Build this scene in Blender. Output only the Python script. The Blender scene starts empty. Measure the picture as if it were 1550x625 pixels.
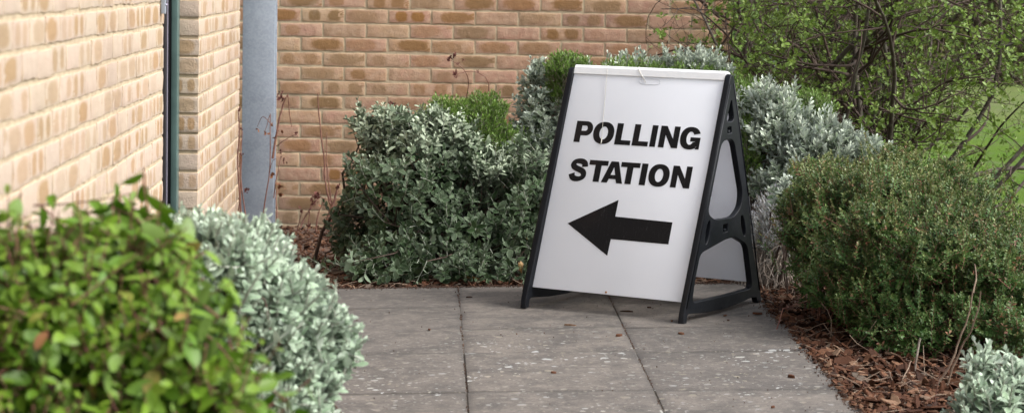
import bpy, bmesh, math
import numpy as np
from mathutils import Matrix, Vector
PI = math.pi
rng = np.random.default_rng(11)
scene = bpy.context.scene
COL = scene.collection

# ------------------------------------------------------------------ camera frame
F, CX, CY = 3700.0, 775.0, 312.5            # focal length and centre in pixels of a 1550 px wide frame
CAM = np.array([0.0, 0.0, 1.31])
_r = 0.0185
_y = np.array([645 - CX, CY + 35, -F]); _y /= np.linalg.norm(_y)
_z = np.array([math.sin(_r), math.cos(_r), ((645 - CX) * math.sin(_r) + (CY + 35) * math.cos(_r)) / F]); _z /= np.linalg.norm(_z)
_x = np.cross(_y, _z)
ROT = np.array([_x, _y, _z])
def at(px, py, Y):
    """world point at depth Y seen towards (px, py) of the photograph"""
    v = ROT @ (np.array([px - CX, CY - py, -F]) / F)
    return CAM + v * (Y / v[1])
PLANE = (-.1981, .0279, .02477)             # the paving falls gently away from the building
def pave_z(x, y): return PLANE[0] + PLANE[1] * x + PLANE[2] * y
def on_paving(px, py, dz=0.0):
    q = ROT @ (np.array([px - CX, CY - py, -F]) / F)
    t = (PLANE[0] + dz + PLANE[1] * CAM[0] + PLANE[2] * CAM[1] - CAM[2]) / (q[2] - PLANE[1] * q[0] - PLANE[2] * q[1])
    return CAM + q * t

# ------------------------------------------------------------------ object helpers
def tag(o, label=None, cat=None, group=None, kind=None):
    if label: o['label'] = label
    if cat: o['category'] = cat
    if group: o['group'] = group
    if kind: o['kind'] = kind
    return o
def empty(name, loc, label, cat, group=None):
    o = bpy.data.objects.new(name, None); COL.objects.link(o)
    o.location = loc; o.empty_display_size = .1
    return tag(o, label, cat, group)
class MB:
    """collects vertices, faces and per-vertex attributes; builds one mesh object"""
    def __init__(s): s.v = []; s.f = {}; s.n = 0; s.a = {}; s.smooth = {}
    def add(s, V, faces, **attrs):
        V = np.asarray(V, float).reshape(-1, 3)
        if not isinstance(faces, (list, tuple)) or (len(faces) and not isinstance(faces[0], np.ndarray)): faces = [np.asarray(faces, int)]
        for Fc in faces:
            if len(Fc): s.f.setdefault(Fc.shape[1], []).append(Fc + s.n)
        s.v.append(V)
        for k, val in attrs.items():
            s.a.setdefault(k, []).append((s.n, np.broadcast_to(np.asarray(val, float), (len(V),))))
        s.n += len(V)
    def build(s, name, mat, parent=None, smooth=True, loc=None):
        V = np.concatenate(s.v)
        off = np.zeros(3)
        if parent is not None: off = np.array(parent.matrix_basis.translation)
        if loc is not None: off = np.array(loc, float)
        me = bpy.data.meshes.new(name)
        me.vertices.add(len(V)); me.vertices.foreach_set('co', (V - off).astype(np.float32).ravel())
        loops = []; starts = []; tot = 0
        for k, lst in s.f.items():
            A = np.concatenate(lst); loops.append(A.ravel())
            starts.append(tot + np.arange(len(A)) * k); tot += A.size
        loops = np.concatenate(loops); starts = np.concatenate(starts)
        me.loops.add(len(loops)); me.loops.foreach_set('vertex_index', loops.astype(np.int32))
        me.polygons.add(len(starts)); me.polygons.foreach_set('loop_start', starts.astype(np.int32))
        me.polygons.foreach_set('use_smooth', np.full(len(starts), smooth))
        for k, lst in s.a.items():
            arr = np.zeros(len(V), np.float32)
            for n0, val in lst: arr[n0:n0 + len(val)] = val
            at_ = me.attributes.new(k, 'FLOAT', 'POINT'); at_.data.foreach_set('value', arr)
        me.update(calc_edges=True); me.validate()
        for m in (mat if isinstance(mat, (list, tuple)) else [mat]): me.materials.append(m)
        o = bpy.data.objects.new(name, me); COL.objects.link(o)
        if parent is not None: o.parent = parent
        elif loc is not None: o.location = loc
        return o
def box_v(lo, hi):
    x0, y0, z0 = lo; x1, y1, z1 = hi
    return (np.array([(x0,y0,z0),(x1,y0,z0),(x1,y1,z0),(x0,y1,z0),(x0,y0,z1),(x1,y0,z1),(x1,y1,z1),(x0,y1,z1)], float),
            np.array([(0,3,2,1),(4,5,6,7),(0,1,5,4),(1,2,6,5),(2,3,7,6),(3,0,4,7)]))
def rbox_template(h, r, nx, ny, nz):
    """rounded box, half sizes h, made of a grid on the six faces"""
    def coords(hh, n): return np.concatenate([[-hh, -hh + r * .35], np.linspace(-hh + r, hh - r, n), [hh - r * .35, hh]])
    cx, cy, cz = coords(h[0], nx), coords(h[1], ny), coords(h[2], nz)
    V = []; Fc = []
    def grid(fn, a, b, flip):
        n0 = len(V)
        for i in a:
            for j in b: V.append(fn(i, j))
        for i in range(len(a) - 1):
            for j in range(len(b) - 1):
                q = [n0 + i * len(b) + j, n0 + (i + 1) * len(b) + j, n0 + (i + 1) * len(b) + j + 1, n0 + i * len(b) + j + 1]
                Fc.append(q[::-1] if flip else q)
    grid(lambda i, j: (i, -h[1], j), cx, cz, False); grid(lambda i, j: (i, h[1], j), cx, cz, True)
    grid(lambda i, j: (i, j, -h[2]), cx, cy, True); grid(lambda i, j: (i, j, h[2]), cx, cy, False)
    grid(lambda i, j: (-h[0], i, j), cy, cz, True); grid(lambda i, j: (h[0], i, j), cy, cz, False)
    V = np.array(V, float); H = np.array(h)
    core = np.clip(V, -(H - r), H - r); d = V - core; L = np.linalg.norm(d, axis=1, keepdims=True); L[L == 0] = 1
    return core + d / L * np.minimum(L, r) if r > 0 else V, np.array(Fc)
def mesh_rbox(mb, c, h, r=.003, R=None, n=(2, 2, 2)):
    V, Fc = rbox_template(h, r, *n)
    if R is not None: V = V @ np.array(R).T
    mb.add(V + np.array(c), Fc)
def tubes(mb, P, R, sides=5, cap=False, **attrs):
    """P (N,K,3) polylines, R (N,K) radii -> tubes in one mesh"""
    P = np.asarray(P, float); R = np.asarray(R, float); N, K = P.shape[:2]
    T = np.gradient(P, axis=1); T /= np.linalg.norm(T, axis=2, keepdims=True) + 1e-9
    m = P[:, -1] - P[:, 0]; ref = np.where(np.abs(m[:, 2:3]) > .8 * np.linalg.norm(m, axis=1, keepdims=True), [[1., 0, .13]], [[.07, .11, 1.]])
    ref = np.broadcast_to(ref[:, None], T.shape)
    A = np.cross(T, ref); A /= np.linalg.norm(A, axis=2, keepdims=True) + 1e-9
    B = np.cross(T, A)
    ang = np.arange(sides) * 2 * PI / sides
    V = P[:, :, None] + R[:, :, None, None] * (A[:, :, None] * np.cos(ang)[:, None] + B[:, :, None] * np.sin(ang)[:, None])
    i = np.arange(K - 1)[:, None]; j = np.arange(sides)[None]; jn = (j + 1) % sides
    q = np.stack([i * sides + j, i * sides + jn, (i + 1) * sides + jn, (i + 1) * sides + j], -1).reshape(-1, 4)
    Fc = (q[None] + (np.arange(N) * K * sides)[:, None, None]).reshape(-1, 4)
    at2 = {}
    for k, val in attrs.items():
        val = np.asarray(val, float)
        at2[k] = np.repeat(np.broadcast_to(val[:, None] if val.ndim == 1 else val, (N, K)), sides, axis=None).ravel() if val.ndim else val
    faces = [Fc]
    if cap:
        c = np.arange(sides)
        faces.append(((K - 1) * sides + c)[None] + (np.arange(N) * K * sides)[:, None]); faces.append(c[::-1][None] + (np.arange(N) * K * sides)[:, None])
    mb.add(V.reshape(-1, 3), faces, **at2)

# ------------------------------------------------------------------ materials
def new_mat(name):
    m = bpy.data.materials.new(name); m.use_nodes = True
    nt = m.node_tree; nt.nodes.clear()
    out = nt.nodes.new('ShaderNodeOutputMaterial')
    b = nt.nodes.new('ShaderNodeBsdfPrincipled'); nt.links.new(b.outputs[0], out.inputs[0])
    return m, nt, b, out
class NT:
    def __init__(s, nt): s.nt = nt
    def n(s, typ, **kw):
        nd = s.nt.nodes.new(typ)
        for k, v in kw.items():
            if hasattr(nd, k) and k not in ('inputs',): setattr(nd, k, v)
        return nd
    def set(s, sock, v):
        if isinstance(v, bpy.types.NodeSocket): s.nt.links.new(v, sock)
        elif isinstance(v, (tuple, list)) and len(v) == 3 and sock.type == 'RGBA': sock.default_value = (*v, 1)
        else: sock.default_value = v
    def math(s, op, a, b=0.0, c=None, clamp=False):
        nd = s.n('ShaderNodeMath', operation=op, use_clamp=clamp); s.set(nd.inputs[0], a); s.set(nd.inputs[1], b)
        if c is not None: s.set(nd.inputs[2], c)
        return nd.outputs[0]
    def mix(s, fac, a, b, blend='MIX'):
        nd = s.n('ShaderNodeMix', data_type='RGBA', blend_type=blend); s.set(nd.inputs[0], fac); s.set(nd.inputs[6], a); s.set(nd.inputs[7], b)
        return nd.outputs[2]
    def attr(s, name): return s.n('ShaderNodeAttribute', attribute_name=name).outputs['Fac']
    def noise(s, scale, detail=3, rough=.55, vec=None, dist=0.0, out=0):
        nd = s.n('ShaderNodeTexNoise'); nd.inputs['Scale'].default_value = scale; nd.inputs['Detail'].default_value = detail
        nd.inputs['Roughness'].default_value = rough; nd.inputs['Distortion'].default_value = dist
        if vec is not None: s.nt.links.new(vec, nd.inputs['Vector'])
        return nd.outputs[out]
    def sstep(s, v, lo, hi, a=0.0, b=1.0):
        nd = s.n('ShaderNodeMapRange', interpolation_type='SMOOTHSTEP', clamp=True); s.set(nd.inputs[0], v)
        nd.inputs[1].default_value = lo; nd.inputs[2].default_value = hi; nd.inputs[3].default_value = a; nd.inputs[4].default_value = b
        return nd.outputs[0]
    def ramp(s, v, stops):
        nd = s.n('ShaderNodeValToRGB'); s.nt.links.new(v, nd.inputs[0]); e = nd.color_ramp.elements
        while len(e) < len(stops): e.new(.5)
        for k, (p, c) in enumerate(stops): e[k].position = p; e[k].color = (*c, 1)
        return nd.outputs[0]
    def bump(s, h, strength, dist, bsdf):
        nd = s.n('ShaderNodeBump'); nd.inputs['Strength'].default_value = strength; nd.inputs['Distance'].default_value = dist
        s.nt.links.new(h, nd.inputs['Height']); s.nt.links.new(nd.outputs[0], bsdf.inputs['Normal']); return nd
    def pos(s): return s.n('ShaderNodeTexCoord').outputs['Object']

def simple_mat(name, col, rough=.6, metal=0.0, var=.15, scale=30, bump=0.0, spec=.5, col2=None):
    m, nt, b, o = new_mat(name); t = NT(nt); p = t.pos()
    n = t.noise(scale, 4, vec=p)
    c2 = col2 or tuple(c * (1 - var * 2) for c in col)
    t.set(b.inputs['Base Color'], t.mix(t.sstep(n, .35, .68), col, c2))
    b.inputs['Roughness'].default_value = rough; b.inputs['Metallic'].default_value = metal
    b.inputs['Specular IOR Level'].default_value = spec
    if bump: t.bump(t.noise(scale * 4, 4, vec=p), bump, .002, b)
    return m

def leaf_mat(name, c1, c2, young, rim=None, under=None, rough=.55, trans=.22, rimk=.8, old=None, spec=.35, vein=0.0, oldr=(.955, .985)):
    m, nt, b, out = new_mat(name); t = NT(nt)
    rnd = t.attr('rnd'); age = t.attr('age')
    c = t.mix(rnd, c1, c2)
    if old is not None: c = t.mix(t.sstep(rnd, *oldr), c, old)
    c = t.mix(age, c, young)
    if rim is not None: c = t.mix(t.math('MULTIPLY', t.sstep(t.attr('rim'), .74, .97), rimk), c, rim)
    if vein:
        r = t.attr('rim'); c = t.mix(t.math('MULTIPLY', t.sstep(r, .0, .16, 1, 0), vein), c, tuple(min(1, x * 1.8) for x in c1))
    if under is not None:
        bf = t.n('ShaderNodeNewGeometry').outputs['Backfacing']; c = t.mix(bf, c, under)
    hs = t.n('ShaderNodeHueSaturation'); t.set(hs.inputs['Color'], c)
    t.set(hs.inputs['Value'], t.sstep(t.noise(9, 3, vec=t.pos()), .3, .7, .8, 1.2)); c = hs.outputs[0]
    t.set(b.inputs['Base Color'], c); b.inputs['Roughness'].default_value = rough; b.inputs['Specular IOR Level'].default_value = spec
    tr = t.n('ShaderNodeBsdfTranslucent'); t.set(tr.inputs[0], c)
    mx = t.n('ShaderNodeMixShader'); mx.inputs[0].default_value = trans
    nt.links.new(b.outputs[0], mx.inputs[1]); nt.links.new(tr.outputs[0], mx.inputs[2]); nt.links.new(mx.outputs[0], out.inputs[0])
    return m

def brick_mat(name='stock_brick', pale=0.0):
    m, nt, b, out = new_mat(name); t = NT(nt); p = t.pos()
    rnd, rn2, rn3, u, v = (t.attr(k) for k in ('rnd', 'rnd2', 'rnd3', 'bu', 'bv'))
    base = t.ramp(rnd, [(0, (0.3249, 0.1874, 0.1269)), (.22, (0.3682, 0.2186, 0.1534)), (.45, (0.3574, 0.2239, 0.1322)), (.62, (0.2924, 0.1718, 0.1216)), (.8, (0.3790, 0.2551, 0.1534)), (1, (0.2707, 0.1718, 0.1111))])
    n1 = t.noise(26, 5, vec=p)
    base = t.mix(t.sstep(n1, .35, .7, 0, .55), base, (.44, .31, .22))
    base = t.mix(t.sstep(t.noise(11, 4, vec=p), .5, .72, 0, .45), base, (.36, .19, .145))
    # flashed kiln marks: one wide oval, or two round ones
    wn = t.math('MULTIPLY', t.math('SUBTRACT', t.noise(16, 4, vec=p), .5), .8)
    wn2 = t.math('MULTIPLY', t.math('SUBTRACT', t.noise(70, 3, vec=p), .5), .6)
    wob = t.math('ADD', wn, wn2)
    def oval(cu, au, av):
        du = t.math('DIVIDE', t.math('SUBTRACT', u, cu), au); dv = t.math('DIVIDE', t.math('SUBTRACT', v, .5), av)
        d = t.math('SQRT', t.math('ADD', t.math('POWER', t.math('ABSOLUTE', du), 3.0), t.math('POWER', t.math('ABSOLUTE', dv), 3.0)))
        return t.sstep(t.math('ADD', d, wob), .55, 1.12, 1, 0)
    one = oval(t.math('MULTIPLY_ADD', rn3, .3, .35), .40, .48)
    two = t.math('MAXIMUM', oval(t.math('MULTIPLY_ADD', rn3, .12, .19), .16, .46), oval(t.math('MULTIPLY_ADD', rnd, .12, .69), .18, .46))
    k1 = t.math('MULTIPLY', one, t.sstep(rn2, .62, .66)); k2 = t.math('MULTIPLY', two, t.math('MULTIPLY', t.sstep(rn2, .36, .39), t.sstep(rn2, .60, .64, 1, 0)))
    k3 = t.math('MULTIPLY', oval(.3, .2, .42), t.math('MULTIPLY', t.sstep(rn2, .25, .27), t.sstep(rn2, .36, .38, 1, 0)))
    k = t.math('MAXIMUM', t.math('MAXIMUM', k1, k2), k3)
    k = t.math('MULTIPLY', k, t.sstep(rn3, 0, 1, .5, 1.0))
    blot = t.mix(rnd, (.225, .110, .036), (.18, .115, .058))
    if pale: base = t.mix(pale, base, (.44, .40, .335)); blot = t.mix(pale * .8, blot, (.42, .31, .19))  # lit copy of the same brick: strong sunlight mixed into the colour
    c = t.mix(k, base, blot)
    c = t.mix(t.sstep(t.noise(230, 2, vec=p), .66, .74, 0, .5), c, (.12, .07, .045))
    c = t.mix(t.sstep(t.noise(33, 6, .7, vec=p), .62, .74, 0, .5), c, (.62, .50, .37))
    # crumbly arrises carry smears of mortar
    eu = t.math('MULTIPLY', t.math('ABSOLUTE', t.math('SUBTRACT', u, .5)), 2); ev = t.math('MULTIPLY', t.math('ABSOLUTE', t.math('SUBTRACT', v, .5)), 2)
    e = t.math('MAXIMUM', t.sstep(t.math('ADD', eu, t.math('MULTIPLY', wob, .12)), .95, .995), t.sstep(t.math('ADD', ev, t.math('MULTIPLY', wob, .3)), .91, 1.0))
    c = t.mix(t.math('MULTIPLY', e, .6), c, (.48, .36, .23))
    c = t.mix(t.sstep(t.noise(1.4, 5, .65, vec=p), .48, .72, 0, .35), c, (.17, .115, .08))
    c = t.mix(t.sstep(t.noise(2.1, 6, .7, vec=p), .60, .74, 0, .30), c, (.55, .47, .38))
    sz = t.n('ShaderNodeSeparateXYZ'); nt.links.new(p, sz.inputs[0])
    c = t.mix(t.math('MULTIPLY', t.sstep(t.math('ADD', sz.outputs[2], t.math('MULTIPLY', t.noise(3, 4, vec=p), .5)), .75, .35), .45), c, (.15, .11, .07))
    t.set(b.inputs['Base Color'], c); b.inputs['Roughness'].default_value = .92; b.inputs['Specular IOR Level'].default_value = .2
    h = t.math('ADD', t.noise(120, 5, .7, vec=p), t.math('MULTIPLY', t.noise(28, 3, vec=p), 1.2))
    t.bump(h, .8, .004, b)
    return m
def mortar_mat():
    m, nt, b, out = new_mat('lime_mortar'); t = NT(nt); p = t.pos()
    c = t.mix(t.sstep(t.noise(18, 5, vec=p), .35, .68), (0.4050, 0.3293, 0.2205), (0.3150, 0.2448, 0.1620))
    c = t.mix(t.sstep(t.noise(160, 3, vec=p), .62, .75, 0, .4), c, (0.2250, 0.1602, 0.1080))
    t.set(b.inputs['Base Color'], c); b.inputs['Roughness'].default_value = .95
    t.bump(t.noise(170, 5, .7, vec=p), .6, .003, b)
    return m
def slab_mat():
    m, nt, b, out = new_mat('weathered_concrete_slab'); t = NT(nt); p = t.pos()
    rnd = t.attr('rnd')
    base = t.mix(t.sstep(rnd, .2, .8), (0.1190, 0.1041, 0.0905), (0.0889, 0.0790, 0.0702))
    base = t.mix(t.sstep(t.noise(5, 6, .65, vec=p), .38, .66), base, (0.0619, 0.0562, 0.0508))
    base = t.mix(t.sstep(t.noise(24, 5, .7, vec=p, dist=.6), .46, .68, 0, .6), base, (0.1587, 0.1399, 0.1226))
    base = t.mix(t.sstep(t.noise(60, 5, .75, vec=p), .5, .66, 0, .6), base, (0.0412, 0.0390, 0.0381))
    base = t.mix(t.sstep(t.noise(260, 3, .7, vec=p), .55, .7, 0, .45), base, (0.1984, 0.1830, 0.1692))
    # dirt that settles along slab edges
    base = t.mix(t.math('MULTIPLY', t.sstep(t.attr('rim'), .55, 1), .45), base, (0.0437, 0.0399, 0.0372))
    # crusts of lichen: small round pale patches, thicker towards the camera
    def lichen(scale, thr, dens, seedoff):
        mp = t.n('ShaderNodeMapping'); mp.inputs['Location'].default_value = seedoff; nt.links.new(p, mp.inputs[0])
        dv = t.n('ShaderNodeVectorMath', operation='ADD'); nt.links.new(mp.outputs[0], dv.inputs[0])
        nz = t.n('ShaderNodeVectorMath', operation='SCALE'); nt.links.new(t.noise(45, 3, vec=p, out=1), nz.inputs[0]); nz.inputs['Scale'].default_value = .02
        nt.links.new(nz.outputs[0], dv.inputs[1])
        vo = t.n('ShaderNodeTexVoronoi', voronoi_dimensions='2D'); vo.inputs['Scale'].default_value = scale; nt.links.new(dv.outputs[0], vo.inputs['Vector'])
        sep = t.n('ShaderNodeSeparateColor'); nt.links.new(vo.outputs['Color'], sep.inputs[0])
        size = t.math('MULTIPLY', sep.outputs[0], thr); m1 = t.math('SUBTRACT', size, vo.outputs['Distance'])
        return t.math('MULTIPLY', t.sstep(m1, 0, .05), t.math('LESS_THAN', sep.outputs[1], dens))
    zone = t.sstep(t.noise(1.6, 2, vec=p), .42, .62)
    sx = t.n('ShaderNodeSeparateXYZ'); nt.links.new(p, sx.inputs[0])
    near = t.sstep(sx.outputs[1], 9.3, 8.2, 0, 1)
    z2 = t.math('MAXIMUM', t.math('MULTIPLY', zone, near), t.math('MULTIPLY', near, .45))
    L = t.math('MAXIMUM', lichen(9, .18, .45, (3, 7, 0)), t.math('MAXIMUM', lichen(17, .24, .45, (9, 1, 0)), lichen(46, .30, .42, (1, 4, 0))))
    base = t.mix(t.math('MULTIPLY', L, z2), base, t.mix(t.sstep(t.noise(9, 2, vec=p), .4, .6), (0.2857, 0.2927, 0.2833), (0.2143, 0.1912, 0.1480)))
    t.set(b.inputs['Base Color'], base); b.inputs['Roughness'].default_value = .88; b.inputs['Specular IOR Level'].default_value = .3
    t.bump(t.math('ADD', t.noise(180, 5, .75, vec=p), t.math('MULTIPLY', t.noise(14, 3, vec=p), 1.5)), .5, .003, b)
    return m
def chip_mat():
    m, nt, b, out = new_mat('bark_chip'); t = NT(nt); p = t.pos()
    c = t.ramp(t.attr('rnd'), [(0, (0.0107, 0.0057, 0.0038)), (.25, (0.0413, 0.0165, 0.0083)), (.5, (0.0797, 0.0329, 0.0165)), (.72, (0.1122, 0.0526, 0.0285)), (.9, (0.1771, 0.1077, 0.0665)), (1, (0.0768, 0.0665, 0.0539))])
    c = t.mix(t.sstep(t.noise(90, 4, vec=p), .4, .65, 0, .55), c, (0.0472, 0.0222, 0.0139))
    t.set(b.inputs['Base Color'], c); b.inputs['Roughness'].default_value = .85; b.inputs['Specular IOR Level'].default_value = .15
    t.bump(t.noise(200, 4, vec=p), .5, .002, b); return m
def bark_mat(name, c1, c2, c3, scale=14):
    m, nt, b, out = new_mat(name); t = NT(nt); p = t.pos()
    c = t.mix(t.sstep(t.noise(scale, 4, vec=p), .4, .62), c1, c2)
    c = t.mix(t.sstep(t.noise(scale * 5, 4, vec=p), .52, .68, 0, .7), c, c3)
    t.set(b.inputs['Base Color'], c); b.inputs['Roughness'].default_value = .85
    t.bump(t.noise(scale * 9, 4, vec=p), .5, .002, b); return m
def lawn_mat():
    m, nt, b, out = new_mat('mown_lawn'); t = NT(nt); p = t.pos()
    mp = t.n('ShaderNodeMapping'); mp.inputs['Scale'].default_value = (1, .35, 1); nt.links.new(p, mp.inputs[0]); q = mp.outputs[0]
    c = t.mix(t.sstep(t.noise(1.1, 5, .6, vec=q), .36, .64), (0.0646, 0.1240, 0.0114), (0.0950, 0.1433, 0.0183))
    c = t.mix(t.sstep(t.noise(4, 6, .75, vec=q), .46, .62, 0, .9), c, (0.0989, 0.1279, 0.0458))
    c = t.mix(t.sstep(t.noise(30, 4, .7, vec=p), .4, .7, 0, .5), c, (0.0343, 0.0775, 0.0148))
    sx = t.n('ShaderNodeSeparateXYZ'); nt.links.new(p, sx.inputs[0])
    dry = t.math('MULTIPLY', t.sstep(sx.outputs[1], 21, 27, 0, .35), t.sstep(sx.outputs[1], 31, 36, 1, 0))  # mask of the painted sunlit band
    c = t.mix(dry, c, (0.1673, 0.1550, 0.0914))          # straw coloured band: sunlight on the far lawn put into its colour
    t.set(b.inputs['Base Color'], c); b.inputs['Roughness'].default_value = .9; b.inputs['Specular IOR Level'].default_value = .05
    t.bump(t.noise(60, 4, .8, vec=p), .8, .02, b); return m
def plastic_mat():
    m, nt, b, out = new_mat('black_plastic'); t = NT(nt); p = t.pos()
    c = t.mix(t.sstep(t.noise(7, 5, .65, vec=p), .42, .66), (0.0039, 0.0048, 0.0072), (0.0084, 0.0096, 0.012))
    c = t.mix(t.sstep(t.noise(60, 5, .8, vec=p), .62, .76, 0, .5), c, (0.03, 0.03, 0.033))
    t.set(b.inputs['Base Color'], c); b.inputs['Specular IOR Level'].default_value = .22
    t.set(b.inputs['Roughness'], t.sstep(t.noise(9, 4, vec=p), .3, .7, .38, .62))
    t.bump(t.noise(420, 2, vec=p), .25, .0006, b); return m
def panel_mat():
    m, nt, b, out = new_mat('white_sign_panel'); t = NT(nt); p = t.pos()
    c = t.mix(t.sstep(t.noise(3, 4, vec=p), .4, .7), (.895, .92, .96), (.87, .895, .935))
    c = t.mix(t.sstep(t.noise(70, 3, .6, vec=p), .73, .77, 0, .55), c, (.42, .40, .36))
    mp = t.n('ShaderNodeMapping'); mp.inputs['Rotation'].default_value = (0, .5, .3); mp.inputs['Scale'].default_value = (14, 4, .9); nt.links.new(p, mp.inputs[0])
    sc = t.noise(5, 2, vec=mp.outputs[0]); line = t.sstep(t.math('ABSOLUTE', t.math('SUBTRACT', sc, .62)), 0, .0035, 1, 0)
    c = t.mix(t.math('MULTIPLY', line, t.sstep(t.noise(4, 2, vec=p), .55, .62, 0, .25)), c, (.5, .49, .47))
    t.set(b.inputs['Base Color'], c); b.inputs['Roughness'].default_value = .42
    b.inputs['Specular IOR Level'].default_value = .45
    tr = t.n('ShaderNodeBsdfTranslucent'); t.set(tr.inputs[0], (.80, .79, .82)); mx = t.n('ShaderNodeMixShader'); mx.inputs[0].default_value = .32
    nt.links.new(b.outputs[0], mx.inputs[1]); nt.links.new(tr.outputs[0], mx.inputs[2]); nt.links.new(mx.outputs[0], out.inputs[0]); return m
def vinyl_mat():
    m, nt, b, out = new_mat('black_vinyl'); t = NT(nt); p = t.pos()
    mp = t.n('ShaderNodeMapping'); mp.inputs['Rotation'].default_value = (0, .8, 0); mp.inputs['Scale'].default_value = (9, 3, 1.2); nt.links.new(p, mp.inputs[0])
    sc = t.noise(6, 2, vec=mp.outputs[0]); line = t.sstep(t.math('ABSOLUTE', t.math('SUBTRACT', sc, .5)), 0, .004, 1, 0)
    c = t.mix(t.math('MULTIPLY', line, .10), (.004, .004, .005), (.3, .3, .3))
    c = t.mix(t.sstep(t.noise(5, 3, vec=p), .5, .7, 0, .5), c, (.018, .012, .011))
    t.set(b.inputs['Base Color'], c); b.inputs['Roughness'].default_value = .45; b.inputs['Specular IOR Level'].default_value = .2; return m
def galv_mat():
    m, nt, b, out = new_mat('galvanised_steel'); t = NT(nt); p = t.pos()
    c = t.mix(t.sstep(t.noise(5, 5, .6, vec=p), .35, .68), (0.2992, 0.3388, 0.396), (0.2288, 0.264, 0.3124))
    vo = t.n('ShaderNodeTexVoronoi'); vo.inputs['Scale'].default_value = 120; nt.links.new(p, vo.inputs['Vector'])
    sep = t.n('ShaderNodeSeparateColor'); nt.links.new(vo.outputs['Color'], sep.inputs[0])
    c = t.mix(t.sstep(sep.outputs[0], 0, 1, 0, .35), c, (0.3872, 0.4312, 0.484))
    c = t.mix(t.sstep(t.noise(60, 5, .8, vec=p), .6, .75, 0, .35), c, (0.176, 0.1848, 0.1936))
    t.set(b.inputs['Base Color'], c); b.inputs['Roughness'].default_value = .55; b.inputs['Metallic'].default_value = .25; return m

M = dict(
    brick=brick_mat(), brick_sunlit=brick_mat('sunlit_stock_brick', .55), mortar=mortar_mat(), slab=slab_mat(), chip=chip_mat(), lawn=lawn_mat(), plastic=plastic_mat(), panel=panel_mat(),
    vinyl=vinyl_mat(), galv=galv_mat(),
    strip=simple_mat('white_hinge_strip', (.82, .83, .84), .35, var=.02),
    string=simple_mat('nylon_string', (.50, .48, .43), .6, var=.05),
    rust=simple_mat('rusty_rivet', (.30, .15, .07), .7, scale=300),
    soil=simple_mat('dark_soil', (.045, .026, .017), .95, col2=(.085, .045, .028), scale=22, bump=.8),
    sub=simple_mat('joint_grit', (.040, .034, .028), .95, scale=60, col2=(.085, .072, .058), bump=.6),
    frame_g=simple_mat('dark_green_paint', (.075, .125, .115), .4, var=.1, scale=12),
    seal=simple_mat('black_rubber_seal', (.012, .010, .014), .45),
    trim=simple_mat('anodised_trim', (.32, .30, .38), .35, metal=.4, var=.05),
    glass=simple_mat('dark_window_glass', (.012, .014, .016), .06, var=.0),
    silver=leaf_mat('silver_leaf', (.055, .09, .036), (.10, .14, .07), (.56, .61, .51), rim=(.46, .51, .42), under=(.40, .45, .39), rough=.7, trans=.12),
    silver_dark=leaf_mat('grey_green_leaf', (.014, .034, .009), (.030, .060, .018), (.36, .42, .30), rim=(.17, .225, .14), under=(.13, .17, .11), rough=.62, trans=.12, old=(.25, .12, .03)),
    silver_pale=leaf_mat('white_felted_leaf', (0.1564, 0.2392, 0.1426), (0.2392, 0.322, 0.207), (0.46, 0.5428, 0.4324), rim=(0.46, 0.5244, 0.4324), under=(0.3864, 0.4508, 0.368), rough=.75, trans=.15, rimk=.6),
    felt=simple_mat('felted_stem', (.28, .30, .25), .85, col2=(.19, .19, .15), scale=60),
    heath=leaf_mat('bright_needle_leaf', (0.054, 0.1125, 0.018), (0.09, 0.162, 0.0288), (0.135, 0.225, 0.0405), rough=.5, trans=.25),
    lav=leaf_mat('grey_lavender_leaf', (.19, .22, .17), (.25, .27, .24), (.42, .42, .44), rough=.75, trans=.12),
    green=leaf_mat('fresh_green_leaf', (0.0473, 0.1198, 0.0066), (0.0904, 0.1797, 0.0117), (0.1464, 0.2304, 0.0251), rough=.42, trans=.3, under=(.13, .21, .045), vein=.35, old=(.26, .11, .06), spec=.25, oldr=(.88, .95)),
    tiny=leaf_mat('tiny_shrub_leaf', (.034, .092, .020), (.076, .150, .036), (.19, .205, .075), rough=.5, trans=.2, old=(.27, .12, .075), oldr=(.80, .92)),
    spring=leaf_mat('spring_leaf', (0.0729, 0.1402, 0.0145), (0.1287, 0.1980, 0.0297), (0.2145, 0.2722, 0.0660), rough=.5, trans=.28),
    hedge=leaf_mat('hedge_leaf', (0.0064, 0.0136, 0.0024), (0.016, 0.0272, 0.0048), (0.052, 0.06, 0.0096), rough=.7, trans=.1),
    hedge_y=leaf_mat('yellow_green_bush_leaf', (.045, .060, .010), (.085, .095, .014), (.14, .14, .02), rough=.7, trans=.1),
    dead=leaf_mat('dead_leaf', (.13, .050, .025), (.22, .10, .05), (.10, .03, .03), rough=.8, trans=.1),
    bark=bark_mat('brown_bark', (0.0325, 0.0165, 0.0104), (0.0515, 0.0303, 0.0199), (0.0867, 0.0607, 0.0440)),
    bark_g=bark_mat('grey_bark', (0.0395, 0.0264, 0.0178), (0.0701, 0.0585, 0.0447), (0.1211, 0.1111, 0.0840), 8),
    redstem=bark_mat('red_brown_stem', (.11, .040, .030), (.17, .075, .05), (.22, .14, .10), 20),
    greystem=bark_mat('dry_grey_twig', (.17, .135, .105), (.30, .26, .22), (.10, .075, .06), 25),
    drystem=bark_mat('dry_tan_stem', (.15, .10, .07), (.23, .17, .12), (.10, .06, .04), 20),
)

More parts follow.
